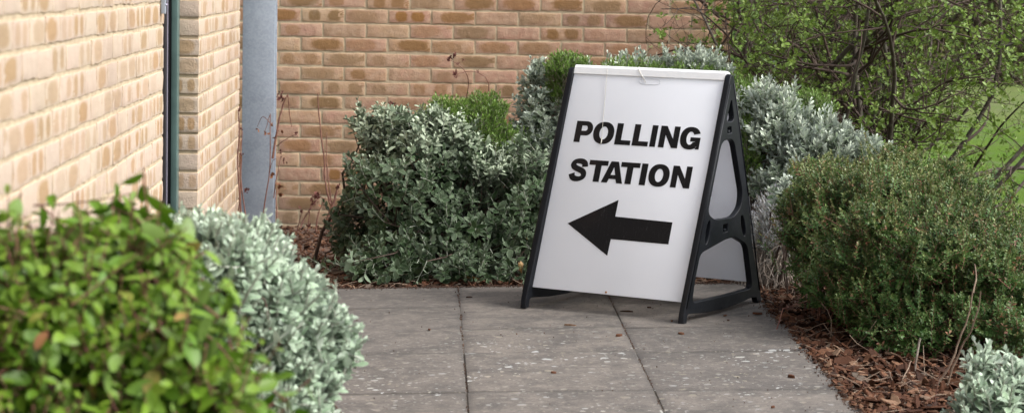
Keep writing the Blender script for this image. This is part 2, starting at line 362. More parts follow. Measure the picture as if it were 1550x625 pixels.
# ------------------------------------------------------------------ ground
def ground_z(x, y):
    x = np.asarray(x, float); y = np.asarray(y, float)
    xc = np.clip(x, -.46, 1.345); yc = np.clip(y, 2, 9.93)
    g = pave_z(xc, yc) - .022
    k = np.clip((y - 9.93) / 2.6, 0, 1); g = g * (1 - k) + 0.0 * k
    k = np.clip((x - 1.9) / .9, 0, 1); g = g * (1 - k) - .02 * k
    return g
def grid_obj(name, xs, ys, fz, mat, kind='structure'):
    X, Y = np.meshgrid(xs, ys, indexing='ij'); Z = fz(X, Y)
    V = np.stack([X, Y, Z], -1).reshape(-1, 3); n = len(ys)
    i, j = np.meshgrid(np.arange(len(xs) - 1), np.arange(n - 1), indexing='ij')
    Fc = np.stack([i * n + j, (i + 1) * n + j, (i + 1) * n + j + 1, i * n + j + 1], -1).reshape(-1, 4)
    mb = MB(); mb.add(V, Fc); return tag(mb.build(name, mat), kind=kind)
def lawn_z(x, y):
    near = (x < 2.55) & (y < 12.9) & (x > -40)
    return np.where(near, -.45, 0.0 + .012 * np.sin(x * .9) * np.sin(y * .5))
xs = np.concatenate([[-900, -300, -100, -40.1, -40, -20, -10, -3, 0, 1.5, 2.5], np.linspace(2.56, 14, 40), [20, 40, 100, 300, 900]])
ys = np.concatenate([[-400, -100, -30, -8, 0, 3, 6, 9, 11, 12.85], np.linspace(12.95, 40, 50), [60, 120, 300, 700, 2000]])
grid_obj('lawn_ground', xs, ys, lawn_z, M['lawn'])

def bumpy(x, y): return ground_z(x, y) - .012 + .009 * np.sin(x * 31 + 2 * np.sin(y * 17)) * np.sin(y * 27 + x * 5)
grid_obj('planting_bed_ground', np.linspace(1.350, 2.75, 60), np.linspace(2.5, 9.95, 200), bumpy, M['soil'])
grid_obj('planting_bed_ground', np.linspace(-1.0, 2.75, 120), np.linspace(9.955, 12.95, 90), bumpy, M['soil'])
grid_obj('planting_bed_ground', np.linspace(-.88, -.468, 20), np.linspace(2.5, 9.95, 120), bumpy, M['soil'])

# paving: rows and columns of concrete slabs, each slab a worn block
pv = MB()
cols = [(-.46, .150, [9.93, 9.415, 8.405, 7.70, 7.09, 6.40, 5.7, 5.0, 4.3, 3.6, 2.9]),
        (.150, .745, [9.93, 8.895, 8.39, 7.69, 7.05, 6.4, 5.7, 5.0, 4.3, 3.6, 2.9]),
        (.745, 1.345, [9.93, 9.42, 8.87, 8.36, 7.67, 7.05, 6.4, 5.7, 5.0, 4.3, 3.6, 2.9])]
for x0, x1, yy in cols:
    for a, b_ in zip(yy[:-1], yy[1:]):
        g = rng.uniform(.0010, .0024); L = np.array([(x1 - x0) / 2 - g, (a - b_) / 2 - g, .025])
        V, Fc = rbox_template(L, .004, 14, 14, 2)
        edge = np.maximum(np.abs(V[:, 0]) - (L[0] - .05), np.abs(V[:, 1]) - (L[1] - .05)).clip(0, .05) / .05
        rz = rng.normal(0, .0022); V = V @ np.array([[math.cos(rz), -math.sin(rz), 0], [math.sin(rz), math.cos(rz), 0], [0, 0, 1]]).T
        c = np.array([(x0 + x1) / 2 + rng.normal(0, .0012), (a + b_) / 2, 0]); V = V + c
        V[:, 2] += pave_z(V[:, 0], V[:, 1]) - .025 + rng.normal(0, .0012) + rng.normal(0, .0012) * (V[:, 0] - c[0]) / .3
        w = np.sin(V[:, 0] * 57 + V[:, 1] * 31) * np.sin(V[:, 1] * 43 - V[:, 0] * 11)
        V[:, 2] -= .0012 * edge * (1 + w)
        pv.add(V, Fc, rnd=rng.random(), rim=edge)
paving = tag(pv.build('paving', M['slab']), kind='structure')
sb = MB(); V, Fc = box_v((-.462, 2.9, -.3), (1.347, 9.932, -.0035)); V[:, 2] += pave_z(V[:, 0], V[:, 1]) - 0 * V[:, 2]
V[:4, 2] = -.45; sb.add(V, Fc); tag(sb.build('path_bedding', M['sub'], smooth=False), kind='structure')

# ------------------------------------------------------------------ brick walls
BL, BH, JT = .215, .065, .010
def brick_run(mb, origin, udir, ndir, length, courses, seed, skew=0.0, endpad=0.0):
    """stretcher bond bricks; origin = lower corner on the face plane, udir along the wall, ndir out of the face"""
    r = np.random.default_rng(seed); udir = np.array(udir, float); ndir = np.array(ndir, float); up = np.array([0, 0, 1.])
    for k in range(courses):
        u = -(BL + JT) * (.5 if k % 2 else 0) + skew
        while u + BL < .001: u += BL + JT
        while u < length - .02:
            a, b_ = max(u, 0), min(u + BL + r.normal(0, .0012), length)
            u += BL + JT
            if b_ - a < .03: continue
            hl, hh = (b_ - a) / 2 + r.normal(0, .0007), BH / 2 + r.normal(0, .0008)
            V, Fc = rbox_template((hl, .05125, hh), .0026, 7, 2, 4)
            ph = r.uniform(0, 6, 6)
            V = V.copy(); s = np.sign(V[:, 2]) * (np.abs(V[:, 2]) > hh * .7); sx_ = np.sign(V[:, 0]) * (np.abs(V[:, 0]) > hl * .9)
            V[:, 2] += s * (.0014 * np.sin(V[:, 0] * 60 + ph[0]) + .0009 * np.sin(V[:, 0] * 170 + ph[1]))
            V[:, 0] += sx_ * .0012 * np.sin(V[:, 2] * 120 + ph[2])
            V[:, 1] += .0011 * np.sin(V[:, 0] * 45 + ph[3]) * np.sin(V[:, 2] * 80 + ph[4])
            bu = (V[:, 0] + hl) / (2 * hl); bv = (V[:, 2] + hh) / (2 * hh)
            end = np.abs(V[:, 0]) > hl - .0015
            bu = np.where(end, (V[:, 1] + .05125) / .1025, bu)
            til = r.normal(0, .002); V[:, 2] += V[:, 0] * til
            c = origin + udir * ((a + b_) / 2) + up * (k * .075 + .0375 + r.normal(0, .0009)) - ndir * (.05125 + r.normal(0, .0008))
            W = c + V[:, :1] * udir + V[:, 1:2] * (-ndir) + V[:, 2:] * up
            if np.cross(udir, -ndir)[2] < 0: Fc = Fc[:, ::-1]
            mb.add(W, Fc, bu=bu.clip(0, 1), bv=bv.clip(0, 1), rnd=r.random(), rnd2=r.random(), rnd3=r.random())
def wall_thing(name, label, origin, udir, ndir, length, courses, seed, skew=0.0, thick=.24, mat=None, rec=.0028):
    root = empty(name, origin, label, 'wall')
    mb = MB(); brick_run(mb, np.array(origin, float), udir, ndir, length, courses, seed, skew)
    mb.build('brick_face', mat or M['brick'], root)
    o = np.array(origin, float); u = np.array(udir, float); n = np.array(ndir, float)
    a = o - n * rec + u * .006; c = o - n * thick + u * (length - .006); lo = np.minimum(a, c); hi = np.maximum(a, c)
    lo[2] = o[2] - .3; hi[2] = o[2] + courses * .075 + .003
    m2 = MB(); m2.add(*box_v(lo, hi)); m2.build('mortar_joints', M['mortar'], root, smooth=False)
    return root
zc = .0055 - .075 * 2
left_wall = wall_thing('brick_wall', 'long sunlit cream brick wall receding at the left, ending at the dark green window frame', (-.885, 8.33, zc), (0, -1, 0), (1, 0, 0), 5.6, 38, 1, mat=M['brick_sunlit'])
pier = wall_thing('brick_pier', 'short sunlit brick pier between the dark green window frame and the galvanised post', (-.885, 9.63, zc), (0, 1, 0), (1, 0, 0), 2.12, 38, 2, mat=M['brick_sunlit'])
back_wall = wall_thing('brick_wall', 'pinkish brown brick wall with darker scorched marks behind the shrubs and the sign', (-1.6, 12.71, zc + .0065), (1, 0, 0), (0, -1, 0), 3.19, 38, 3, skew=.062)

wf = empty('window_frame', (-.97, 9.0, -.1), 'tall dark green window frame with black edge between sunlit brick wall and pier', 'window')
m_ = MB(); mesh_rbox(m_, (-.9725, 9.585, 1.30), (.0125, .040, 1.45), .003); m_.build('jamb', M['frame_g'], wf)
m_ = MB(); mesh_rbox(m_, (-1.003, 9.590, 1.30), (.017, .034, 1.45), .003); m_.build('inner_gasket', M['seal'], wf)
m_ = MB(); mesh_rbox(m_, (-.8860, 8.350, 1.30), (.0085, .015, 1.45), .002); m_.build('seal', M['seal'], wf)
m_ = MB(); mesh_rbox(m_, (-.8762, 8.372, 1.30), (.0014, .006, 1.45), .0008); m_.build('edge_trim', M['trim'], wf)
m_ = MB(); m_.add(*box_v((-1.045, 8.30, -.15), (-1.02, 9.56, 2.75))); m_.build('glass_pane', M['glass'], wf, smooth=False)
m_ = MB(); mesh_rbox(m_, (-.985, 9.0, 2.72), (.05, .66, .03), .004); m_.build('frame_head', M['frame_g'], wf)

st = empty('wall_strap', (-.87, 8.20, 1.17), 'small galvanised metal strap fixed to the sunlit wall beside the window edge', 'bracket')
m_ = MB(); mesh_rbox(m_, (-.8755, 8.235, 1.42), (.0075, .012, .25), .0015); m_.build('strap_plate', M['galv'], st)
for z in (1.20, 1.36): m_ = MB(); tubes(m_, np.array([[(-.87, 8.235, z), (-.865, 8.228, z)]]), np.full((1, 2), .004), 8, True); m_.build('screw', M['trim'], st)

# galvanised column in the corner: an H section
gp = empty('steel_post', (-.826, 12.06, 0), 'broad galvanised steel post standing in the brick corner', 'post')
pc = MB()
xL, xR = at(366.5, 150, 12.02)[0], at(415.5, 150, 12.02)[0]
mesh_rbox(pc, ((xL + xR) / 2, 12.026, 1.30), ((xR - xL) / 2, .006, 1.60), .0025)
pc.build('front_flange', M['galv'], gp)
pc = MB(); mesh_rbox(pc, ((xL + xR) / 2, 12.10, 1.30), (.004, .066, 1.60), .001); pc.build('web', M['galv'], gp)
pc = MB(); mesh_rbox(pc, ((xL + xR) / 2, 12.174, 1.30), ((xR - xL) / 2, .006, 1.60), .0025); pc.build('rear_flange', M['galv'], gp)

# slim pole beyond the end of the wall
pl_b = at(1172, 70, 15.5)
pp = empty('slim_pole', (pl_b[0], 15.5, 0), 'slim blue grey metal pole on the lawn behind the twiggy shrub', 'pole')
m_ = MB(); a, b_ = at(1168, 128, 15.5), at(1176, -60, 15.5); dz = (b_ - a) / (b_[2] - a[2])
tubes(m_, np.array([[a - dz * (a[2] + .1), a + dz * 2.2]]), np.full((1, 2), .021), 16, True); m_.build('pole_tube', M['galv'], pp)
m_ = MB(); q = a - dz * (a[2] - .02); tubes(m_, np.array([[q, q + dz * .06]]), np.full((1, 2), .04), 16, True); m_.build('pole_base', M['galv'], pp)

# ------------------------------------------------------------------ the A board
SO = np.array([0.8608537, 9.39720083, 0.05868648])
ex = np.array([0.82050598, -0.57163162, -0.00268787]); ey = np.array([0.57133747, 0.81991321, 0.03627416]); ez = np.array([-0.01853164, -0.03129885, 0.99933826])
RS = np.stack([ex, ey, ez], 1)
sign = empty('a_board_sign', SO, 'white and black polling station A-board standing on the paving', 'sign')
sign.rotation_euler = Matrix(RS.tolist()).to_euler()
bpy.context.view_layer.update()
UP = np.array([0, .3519, .9360]); NF = np.array([0, -.9360, .3519]); BASE = np.array([0, -.3007, 0])
def curve_part(name, loops, thick, bevel, M4, mat, parent, res=2):
    """flat outline with holes, given thickness; loops are lists of 2-D points"""
    cu = bpy.data.curves.new(name, 'CURVE'); cu.dimensions = '2D'; cu.fill_mode = 'BOTH'; cu.extrude = max(thick / 2 - bevel, 1e-5); cu.bevel_depth = bevel; cu.bevel_resolution = res; cu.offset = -bevel
    for lp in loops:
        sp = cu.splines.new('POLY'); sp.points.add(len(lp) - 1); sp.use_cyclic_u = True
        for p_, q in zip(sp.points, lp): p_.co = (q[0], q[1], 0, 1)
    tmp = bpy.data.objects.new('tmp', cu); COL.objects.link(tmp)
    dg = bpy.context.evaluated_depsgraph_get(); me = bpy.data.meshes.new_from_object(tmp.evaluated_get(dg)); bpy.data.objects.remove(tmp)
    me.transform(M4); me.name = name
    if M4.to_3x3().determinant() < 0: me.flip_normals()
    me.materials.clear(); me.materials.append(mat)
    o = bpy.data.objects.new(name, me); COL.objects.link(o); o.parent = parent; return o
def chaikin(pts, n=2, closed=True):
    P = np.array(pts, float)
    for _ in range(n):
        Q = np.roll(P, -1, 0); P = np.stack([P * .75 + Q * .25, P * .25 + Q * .75], 1).reshape(-1, 2)
    return P.tolist()
def m4(cols, org):
    m = Matrix.Identity(4)
    for i, c in enumerate(cols):
        for j in range(3): m[j][i] = float(c[j])
    for j in range(3): m[j][3] = float(org[j])
    return m
def smooth_some(o, ang=.6):
    me = o.data; me.polygons.foreach_set('use_smooth', [True] * len(me.polygons))
    if hasattr(me, 'set_sharp_from_angle'): me.set_sharp_from_angle(angle=ang)
outer = [(-.326, .0), (-.300, .0), (-.293, .030), (-.282, .036), (-.15, .0225), (-.016, .016), (.12, .021), (.225, .029), (.262, .024), (.276, .0), (.306, .0), (.298, .040), (.286, .075), (.256, .15), (.223, .234), (.20, .35),
         (.184, .441), (.148, .55), (.112, .662), (.082, .79), (.060, .880), (.050, .900), (.036, .906), (.024, .898), (.012, .868), (-.1045, .565), (-.318, .040)]
def fillet(pts, rad):
    out = []; n = len(pts)
    for i, (x, y) in enumerate(pts):
        p0 = np.array(pts[i - 1]); p1 = np.array((x, y)); p2 = np.array(pts[(i + 1) % n])
        a = p0 - p1; b_ = p2 - p1; la, lb = np.linalg.norm(a), np.linalg.norm(b_); k = min(rad, la * .45, lb * .45)
        A_ = p1 + a / la * k; B_ = p1 + b_ / lb * k
        for t_ in np.linspace(0, 1, 6): out.append(((1 - t_) ** 2 * A_ + 2 * t_ * (1 - t_) * p1 + t_ * t_ * B_).tolist())
    return out
holes = [fillet([(.036, .818), (-.004, .728), (.061, .728)], .022),
         fillet([(.006, .708), (.037, .708), (.040, .684), (.006, .684)], .006),
         fillet([(-.036, .660), (.058, .660), (.136, .445), (.124, .392), (.066, .360), (-.085, .366), (-.142, .396)], .035),
         [(-.142 + .0155 * math.cos(t_) - .010 * math.sin(t_) * .0, .325 + .044 * math.sin(t_)) for t_ in np.linspace(0, 2 * PI, 25)[:-1]],
         [(.144 + .0155 * math.cos(t_), .319 + .042 * math.sin(t_)) for t_ in np.linspace(0, 2 * PI, 25)[:-1]],
         fillet([(-.020, .341), (.016, .341), (.016, .311), (-.020, .311)], .004),
         fillet([(-.197, .252), (.010, .283), (.075, .283), (.178, .242), (.205, .145), (.226, .066), (-.015, .068), (-.258, .074), (-.232, .165)], .03)]
# the two slots follow the slope of their legs
for k, s in ((3, .28), (4, -.30)):
    c = (-.142, .325) if k == 3 else (.144, .319)
    holes[k] = [(x + (z - c[1]) * s, z) for x, z in holes[k]]
for sgn, nm in ((1, 'side_frame'), (-1, 'side_frame')):
    xc = sgn * (.334 + .01225)
    o = curve_part(nm, [outer] + holes, .0245, .003, m4([(0, 1, 0), (0, 0, 1), (1, 0, 0)], (xc, 0, 0)), M['plastic'], sign); smooth_some(o)
    # raised ribs along the legs and the moulded centre bosses
    rb = MB()
    for (y0, z0), (y1, z1) in (((-.303, .06), (.022, .868)),):
        d_ = np.array([0, y1 - y0, z1 - z0]); d_ /= np.linalg.norm(d_); n_ = np.array([0, d_[2], -d_[1]])
        tubes(rb, np.array([[(xc + sgn * .0125, y0, z0), (xc + sgn * .0125, y1, z1)]]), np.array([[.004, .004]]), 8, True)
    for (y0, z0), (y1, z1) in (((.292, .05), (.187, .43)), ((.187, .43), (.056, .87))):
        tubes(rb, np.array([[(xc + sgn * .0125, y0 - .004, z0), (xc + sgn * .0125, y1 - .004, z1)]]), np.array([[.003, .003]]), 8, True)
    r_ = rb; ob = MB(); ob.v = r_.v; ob.f = r_.f; ob.n = r_.n
    o2 = ob.build('edge_rib', M['plastic'], None); o2.parent = o
    for cc, hh_ in (((xc + sgn * .004, .021, .690), (.008, .007, .006)), ((xc + sgn * .006, -.002, .318), (.006, .009, .005))):
        cl = MB(); mesh_rbox(cl, cc, hh_, .002); o3 = cl.build('latch_clip', M['plastic'], None); o3.parent = o
# panels
def panel(name, base, up, nrm, s0, s1, hw, th=.005):
    mb = MB(); V, Fc = rbox_template((hw, th / 2, (s1 - s0) / 2), .0015, 3, 1, 3)
    R3 = np.stack([np.array([1, 0, 0.]), -nrm, up], 1)
    mb.add(V @ R3.T + base + up * (s0 + s1) / 2, Fc); o = mb.build(name, M['panel'], None); o.parent = sign; return o
fp = panel('front_panel', BASE, UP, NF, .081, .952, .3345)
bu = np.array([0, -(.286 - .062), .86]); bu /= np.linalg.norm(bu); bn = np.array([0, bu[2], -bu[1]]); BB = np.array([0, .288, 0.0])
bp = panel('back_panel', BB, bu, bn, .085, .885, .3345)
# top strip folded over the apex
ts = MB(); hw = .3345
prof = [BASE + UP * .942 + NF * .0030, BASE + UP * .942 + NF * .0062, BASE + UP * .968 + NF * .0068, BASE + UP * .9785 + NF * .002, BASE + UP * .979 - NF * .012,
        np.array([0, .068, .905]), np.array([0, .078, .86]), np.array([0, .072, .858]), np.array([0, .060, .902]), BASE + UP * .972 - NF * .010, BASE + UP * .964 + NF * .0030]
n_ = len(prof); V = np.array([[s * hw, q[1], q[2]] for s in (-1, 1) for q in prof])
Fq = np.array([[i, (i + 1) % n_, n_ + (i + 1) % n_, n_ + i] for i in range(n_)])
ts.add(V, [Fq, np.arange(n_)[None, ::-1], (np.arange(n_) + n_)[None]]); o = ts.build('top_strip', M['strip'], None, smooth=False); o.parent = sign
# lettering
def ell(cx, cy, rx, ry, p=2.25, n=44): 
    out = []
    for t_ in np.linspace(0, 2 * PI, n, endpoint=False):
        c, s = math.cos(t_), math.sin(t_); out.append((cx + rx * math.copysign(abs(c) ** (2 / p), c), cy + ry * math.copysign(abs(s) ** (2 / p), s)))
    return out
def rect(x0, y0, x1, y1): return [(x0, y0), (x1, y0), (x1, y1), (x0, y1)]
def gl_O(x0, x1, b): cx = (x0 + x1) / 2; return [ell(cx, b + .0425, (x1 - x0) / 2, .0442), ell(cx, b + .0425, (x1 - x0) / 2 - .0272, .0258, 2.0)]
def gl_I(x0, x1, b): return [rect(x0, b, x1, b + .085)]
def gl_L(x0, x1, b): return [[(x0, b), (x1, b), (x1, b + .0185), (x0 + .0268, b + .0185), (x0 + .0268, b + .085), (x0, b + .085)]]
def gl_T(x0, x1, b): c = (x0 + x1) / 2; w = .0135; return [[(c - w, b), (c + w, b), (c + w, b + .066), (x1, b + .066), (x1, b + .085), (x0, b + .085), (x0, b + .066), (c - w, b + .066)]]
def gl_N(x0, x1, b): w = .0245; return [[(x0, b), (x0 + w, b), (x0 + w, b + .050), (x1 - w - .0015, b), (x1, b), (x1, b + .085), (x1 - w, b + .085), (x1 - w, b + .036), (x0 + w + .0015, b + .085), (x0, b + .085)]]
def gl_A(x0, x1, b):
    c = (x0 + x1) / 2; w = .0165; return [[(x0, b), (x0 + .0265, b), (x0 + .0325, b + .0155), (x1 - .0325, b + .0155), (x1 - .0265, b), (x1, b), (c + w, b + .085), (c - w, b + .085)],
                           [(c - .0105, b + .0315), (c + .0105, b + .0315), (c, b + .0625)]]
def gl_P(x0, x1, b):
    r0 = .0285; cy = b + .085 - r0; out = [(x0, b), (x0 + .0268, b), (x0 + .0268, b + .028)]
    xr = x1 - r0
    for t_ in np.linspace(-PI / 2, PI / 2, 16): out.append((xr + r0 * math.cos(t_), cy + r0 * math.sin(t_)))
    out.append((x0, b + .085))
    inn = [(x0 + .0268, cy + .0125)]
    for t_ in np.linspace(PI / 2, -PI / 2, 12): inn.append((xr - .004 + .0085 * math.cos(t_), cy + .0105 * math.sin(t_) + .0005))
    inn.append((x0 + .0268, cy - .0105)); inn[0] = (x0 + .0268, cy + .0110)
    return [out, inn]
def gl_G(x0, x1, b):
    cx, cy, rx, ry = (x0 + x1) / 2, b + .0425, (x1 - x0) / 2, .0442; ri, rj = rx - .0268, .0258
    out = []
    for t_ in np.radians(np.linspace(24, 318, 40)):
        c, s = math.cos(t_), math.sin(t_); out.append((cx + rx * math.copysign(abs(c) ** .89, c), cy + ry * math.copysign(abs(s) ** .89, s)))
    out += [(x1 - .016, b + .0085), (x1 - .0145, b + .0005), (x1, b + .0005), (x1, b + .0465), (cx + .001, b + .0465), (cx + .001, b + .030), (x1 - .019, b + .030)]
    inn = []
    for t_ in np.radians(np.linspace(-38, -325, 30)):
        inn.append((cx + ri * math.cos(t_), cy + rj * math.sin(t_)))
    return [out + inn]
def gl_S(x0, x1, b):
    W, H = x1 - x0, .085
    # centre line with a width that swells in the spine; unit coordinates
    P = np.array([(.835, .655), (.80, .80), (.66, .885), (.47, .905), (.29, .875), (.185, .765), (.215, .655), (.36, .575), (.56, .515), (.755, .435), (.835, .285), (.755, .155), (.58, .095), (.40, .095), (.24, .155), (.160, .315)])
    t_ = np.linspace(0, len(P) - 1, 90); i = np.clip(t_.astype(int), 0, len(P) - 2); f = t_ - i
    idx = lambda k: np.clip(k, 0, len(P) - 1)
    p0, p1, p2, p3 = P[idx(i - 1)], P[i], P[i + 1], P[idx(i + 2)]; f = f[:, None]
    C = .5 * ((2 * p1) + (-p0 + p2) * f + (2 * p0 - 5 * p1 + 4 * p2 - p3) * f ** 2 + (-p0 + 3 * p1 - 3 * p2 + p3) * f ** 3)
    C = np.stack([x0 + C[:, 0] * W, b - .0012 + C[:, 1] * (H + .0024)], 1)
    T = np.gradient(C, axis=0); T /= np.linalg.norm(T, axis=1, keepdims=True); N_ = np.stack([-T[:, 1], T[:, 0]], 1)
    s = np.linspace(0, 1, 90); w = np.interp(s, [0, .12, .25, .36, .5, .64, .76, .9, 1], [.0135, .0115, .0088, .0118, .0112, .0120, .0088, .0115, .0135])[:, None]
    return [np.concatenate([C + N_ * w, (C - N_ * w)[::-1]]).tolist()]
row1 = [(gl_P, -.2774, -.2005), (gl_O, -.1955, -.1030), (gl_L, -.0940, -.0245), (gl_L, -.0165, .0530), (gl_I, .0610, .0858), (gl_N, .0990, .1823), (gl_G, .1885, .2752)]
row2 = [(gl_S, -.2705, -.1900), (gl_T, -.1857, -.1022), (gl_A, -.1204, -.0262), (gl_T, -.0440, .0393), (gl_I, .0470, .0735), (gl_O, .0827, .1728), (gl_N, .1830, .2655)]
MF = m4([(1, 0, 0), UP, NF], BASE + NF * .0031)
for row, b_ in ((row1, .6665), (row2, .5140)):
    for fn, x0, x1 in row:
        curve_part('letter', fn(x0, x1, b_), .0008, 0, MF, M['vinyl'], fp, 0)
curve_part('arrow', [[(-.232, .3422), (-.0272, .4495), (-.0282, .3842), (.2224, .3803 - .0005), (.2221, .2945), (-.0289, .2955), (-.0306, .2299)]], .0008, 0, MF, M['vinyl'], fp, 0)
# cord hanging over the top, hand slot outline, rusty rivet
sg = MB()
def onf(x, s, d=.0052): return BASE + np.array([x, 0, 0]) + UP * s + NF * d
tubes(sg, np.array([[onf(-.188, .981, -.004), onf(-.187, .9785, .005), onf(-.183, .952, .009), onf(-.172, .85), onf(-.162, .76), onf(-.1535, .70, .006), onf(-.150, .672, .0065)]]), np.full((1, 7), .0008), 6, True)
tubes(sg, np.array([[onf(-.052, .981, -.004), onf(-.050, .9785, .005), onf(-.044, .967, .009), onf(-.028, .945, .008), onf(-.013, .930), onf(-.008, .922), onf(-.006, .918)]]), np.full((1, 7), .0012), 6, True)
tubes(sg, np.array([[onf(-.1515, .690, .0065), onf(-.1495, .672, .007), onf(-.1505, .664, .007)]]), np.full((1, 3), .0022), 6, True)
o = sg.build('string', M['string'], None); o.parent = sign
sl = MB(); th = np.linspace(0, 2 * PI, 40); sp = [onf(.012 + .046 * math.copysign(abs(math.cos(t_)) ** .5, math.cos(t_)), .923 + .011 * math.copysign(abs(math.sin(t_)) ** .8, math.sin(t_)), .0028) for t_ in th]
tubes(sl, np.array([sp]), np.full((1, 40), .0011), 6); o = sl.build('hand_slot', M['panel'], None); o.parent = fp
rv = MB(); tubes(rv, np.array([[onf(-.0054, .0895, .001), onf(-.0054, .0895, .006)]]), np.array([[.0045, .0035]]), 10, True); o = rv.build('rivet', M['rust'], None); o.parent = fp

# ------------------------------------------------------------------ foliage tools
def unit(v): return v / (np.linalg.norm(v, axis=-1, keepdims=True) + 1e-9)
def leaf_tpl(rows, widths, cup=.12, arch=.12, tipz=0.0):
    """pointed oval blade: x along, y across, z up; returns verts, quads, tris, rim"""
    V = []; rim = []
    for t_, w in zip(rows, widths):
        z = -arch * t_ * t_ + tipz * t_
        if w == 0: V.append((t_, 0, z)); rim.append(1.0 if t_ > .5 else .5)
        else:
            for s, c in ((-1, 1), (0, 0), (1, 1)): V.append((t_, s * w, z + c * cup * w)); rim.append(float(c))
    q = []; tr = []; k = 0; idx = []
    for w in widths:
        idx.append([k] if w == 0 else [k, k + 1, k + 2]); k += 1 if w == 0 else 3
    for a, b_ in zip(idx[:-1], idx[1:]):
        if len(a) == 1: tr += [(a[0], b_[1], b_[0])[::1], (a[0], b_[2], b_[1])]
        elif len(b_) == 1: tr += [(a[0], a[1], b_[0]), (a[1], a[2], b_[0])]
        else: q += [(a[0], a[1], b_[1], b_[0]), (a[1], a[2], b_[2], b_[1])]
    # make the faces look up (+z)
    V = np.array(V, float)
    def fix(f):
        f = [tuple(x) for x in f]; out = []
        for x in f:
            n_ = np.cross(V[x[1]] - V[x[0]], V[x[2]] - V[x[0]]); out.append(x if n_[2] > 0 else x[::-1])
        return np.array(out) if out else np.zeros((0, 3), int)
    return V, fix(q), fix(tr), np.array(rim)
OVAL = leaf_tpl([0, .16, .38, .62, .84, .96, 1], [0, .13, .235, .25, .17, .08, 0], .25, .16)
OVAL_S = leaf_tpl([0, .3, .7, 1], [0, .21, .20, 0], .3, .15)
OBOV = leaf_tpl([0, .25, .6, .86, 1], [0, .13, .27, .20, 0], .25, .1)
BROAD = leaf_tpl([0, .14, .34, .56, .78, .92, 1], [0, .15, .235, .25, .19, .09, 0], .22, .25)
NEEDLE = leaf_tpl([0, .5, 1], [0, .09, 0], .2, .1)
TINY = leaf_tpl([0, .55, 1], [0, .27, 0], .3, .1)
def put_leaves(mb, tpl, O, D, N_, S, rnd, age, wf=1.0):
    V, q, tr, rim = tpl; D = unit(D); N_ = unit(N_ - (N_ * D).sum(1, keepdims=True) * D); B = np.cross(N_, D)
    n = len(O); S = np.asarray(S)[:, None, None]; wf = np.broadcast_to(np.asarray(wf, float), (n,))[:, None, None]
    W = O[:, None] + S * (V[None, :, :1] * D[:, None] + wf * V[None, :, 1:2] * B[:, None] + V[None, :, 2:] * N_[:, None])
    off = (np.arange(n) * len(V))[:, None, None]
    fs = [(x[None] + off).reshape(-1, x.shape[1]) for x in (q, tr) if len(x)]
    k = len(V)
    mb.add(W.reshape(-1, 3), fs, rnd=np.repeat(rnd, k), age=np.repeat(age, k), rim=np.tile(rim, n))
def sample_blobs(blobs, n, r, lo=.72, hi=1.03, front=.62, zmin=None, low=-.35, rgh=1.3):
    """points near the skin of a union of ellipsoids, with outward directions"""
    B = np.array([b_[:6] for b_ in blobs], float); w = np.array([b_[6] if len(b_) > 6 else b_[3] * b_[5] for b_ in blobs]); w = w / w.sum()
    pts = []; nrm = []; got = 0
    while got < n:
        m = (n - got) * 2 + 50; k = r.choice(len(B), m, p=w)
        d = unit(r.normal(size=(m, 3))); flip = r.random(m) < front; d[:, 1] = np.where(flip, -np.abs(d[:, 1]), d[:, 1])
        d = d[d[:, 2] > low]; k = k[:len(d)]
        rad = r.uniform(lo, hi, len(d)) ** .7
        rough = 1 + rgh * .07 * np.sin(d[:, 0] * 7 + k * 2.1) * np.sin(d[:, 2] * 6 + k) + rgh * .05 * np.sin(d[:, 1] * 11 + d[:, 0] * 5 + k) + rgh * .04 * np.sin(d[:, 0] * 19 + k) * np.sin(d[:, 2] * 17 + 2 * k)
        P = B[k, :3] + d * B[k, 3:6] * (rad * rough)[:, None]
        inside = np.zeros(len(P), bool)
        for j in range(len(B)):
            q = (((P - B[j, :3]) / B[j, 3:6]) ** 2).sum(1); inside |= (q < (lo * .92) ** 2) & (k != j)
        ok = ~inside & (P[:, 2] > ground_z(P[:, 0], P[:, 1]) + (.02 if zmin is None else zmin)) & (P[:, 1] < 12.66) & ((P[:, 0] > -.865) | (P[:, 1] > 13))
        n_ = unit(d / B[k, 3:6]); pts.append(P[ok]); nrm.append(n_[ok]); got += ok.sum()
    return np.concatenate(pts)[:n], np.concatenate(nrm)[:n]
def basis(U):
    ref = np.where(np.abs(U[:, 2:3]) > .9, [[1., 0, 0]], [[0, 0, 1.]]); A = unit(np.cross(U, ref)); return A, np.cross(U, A)
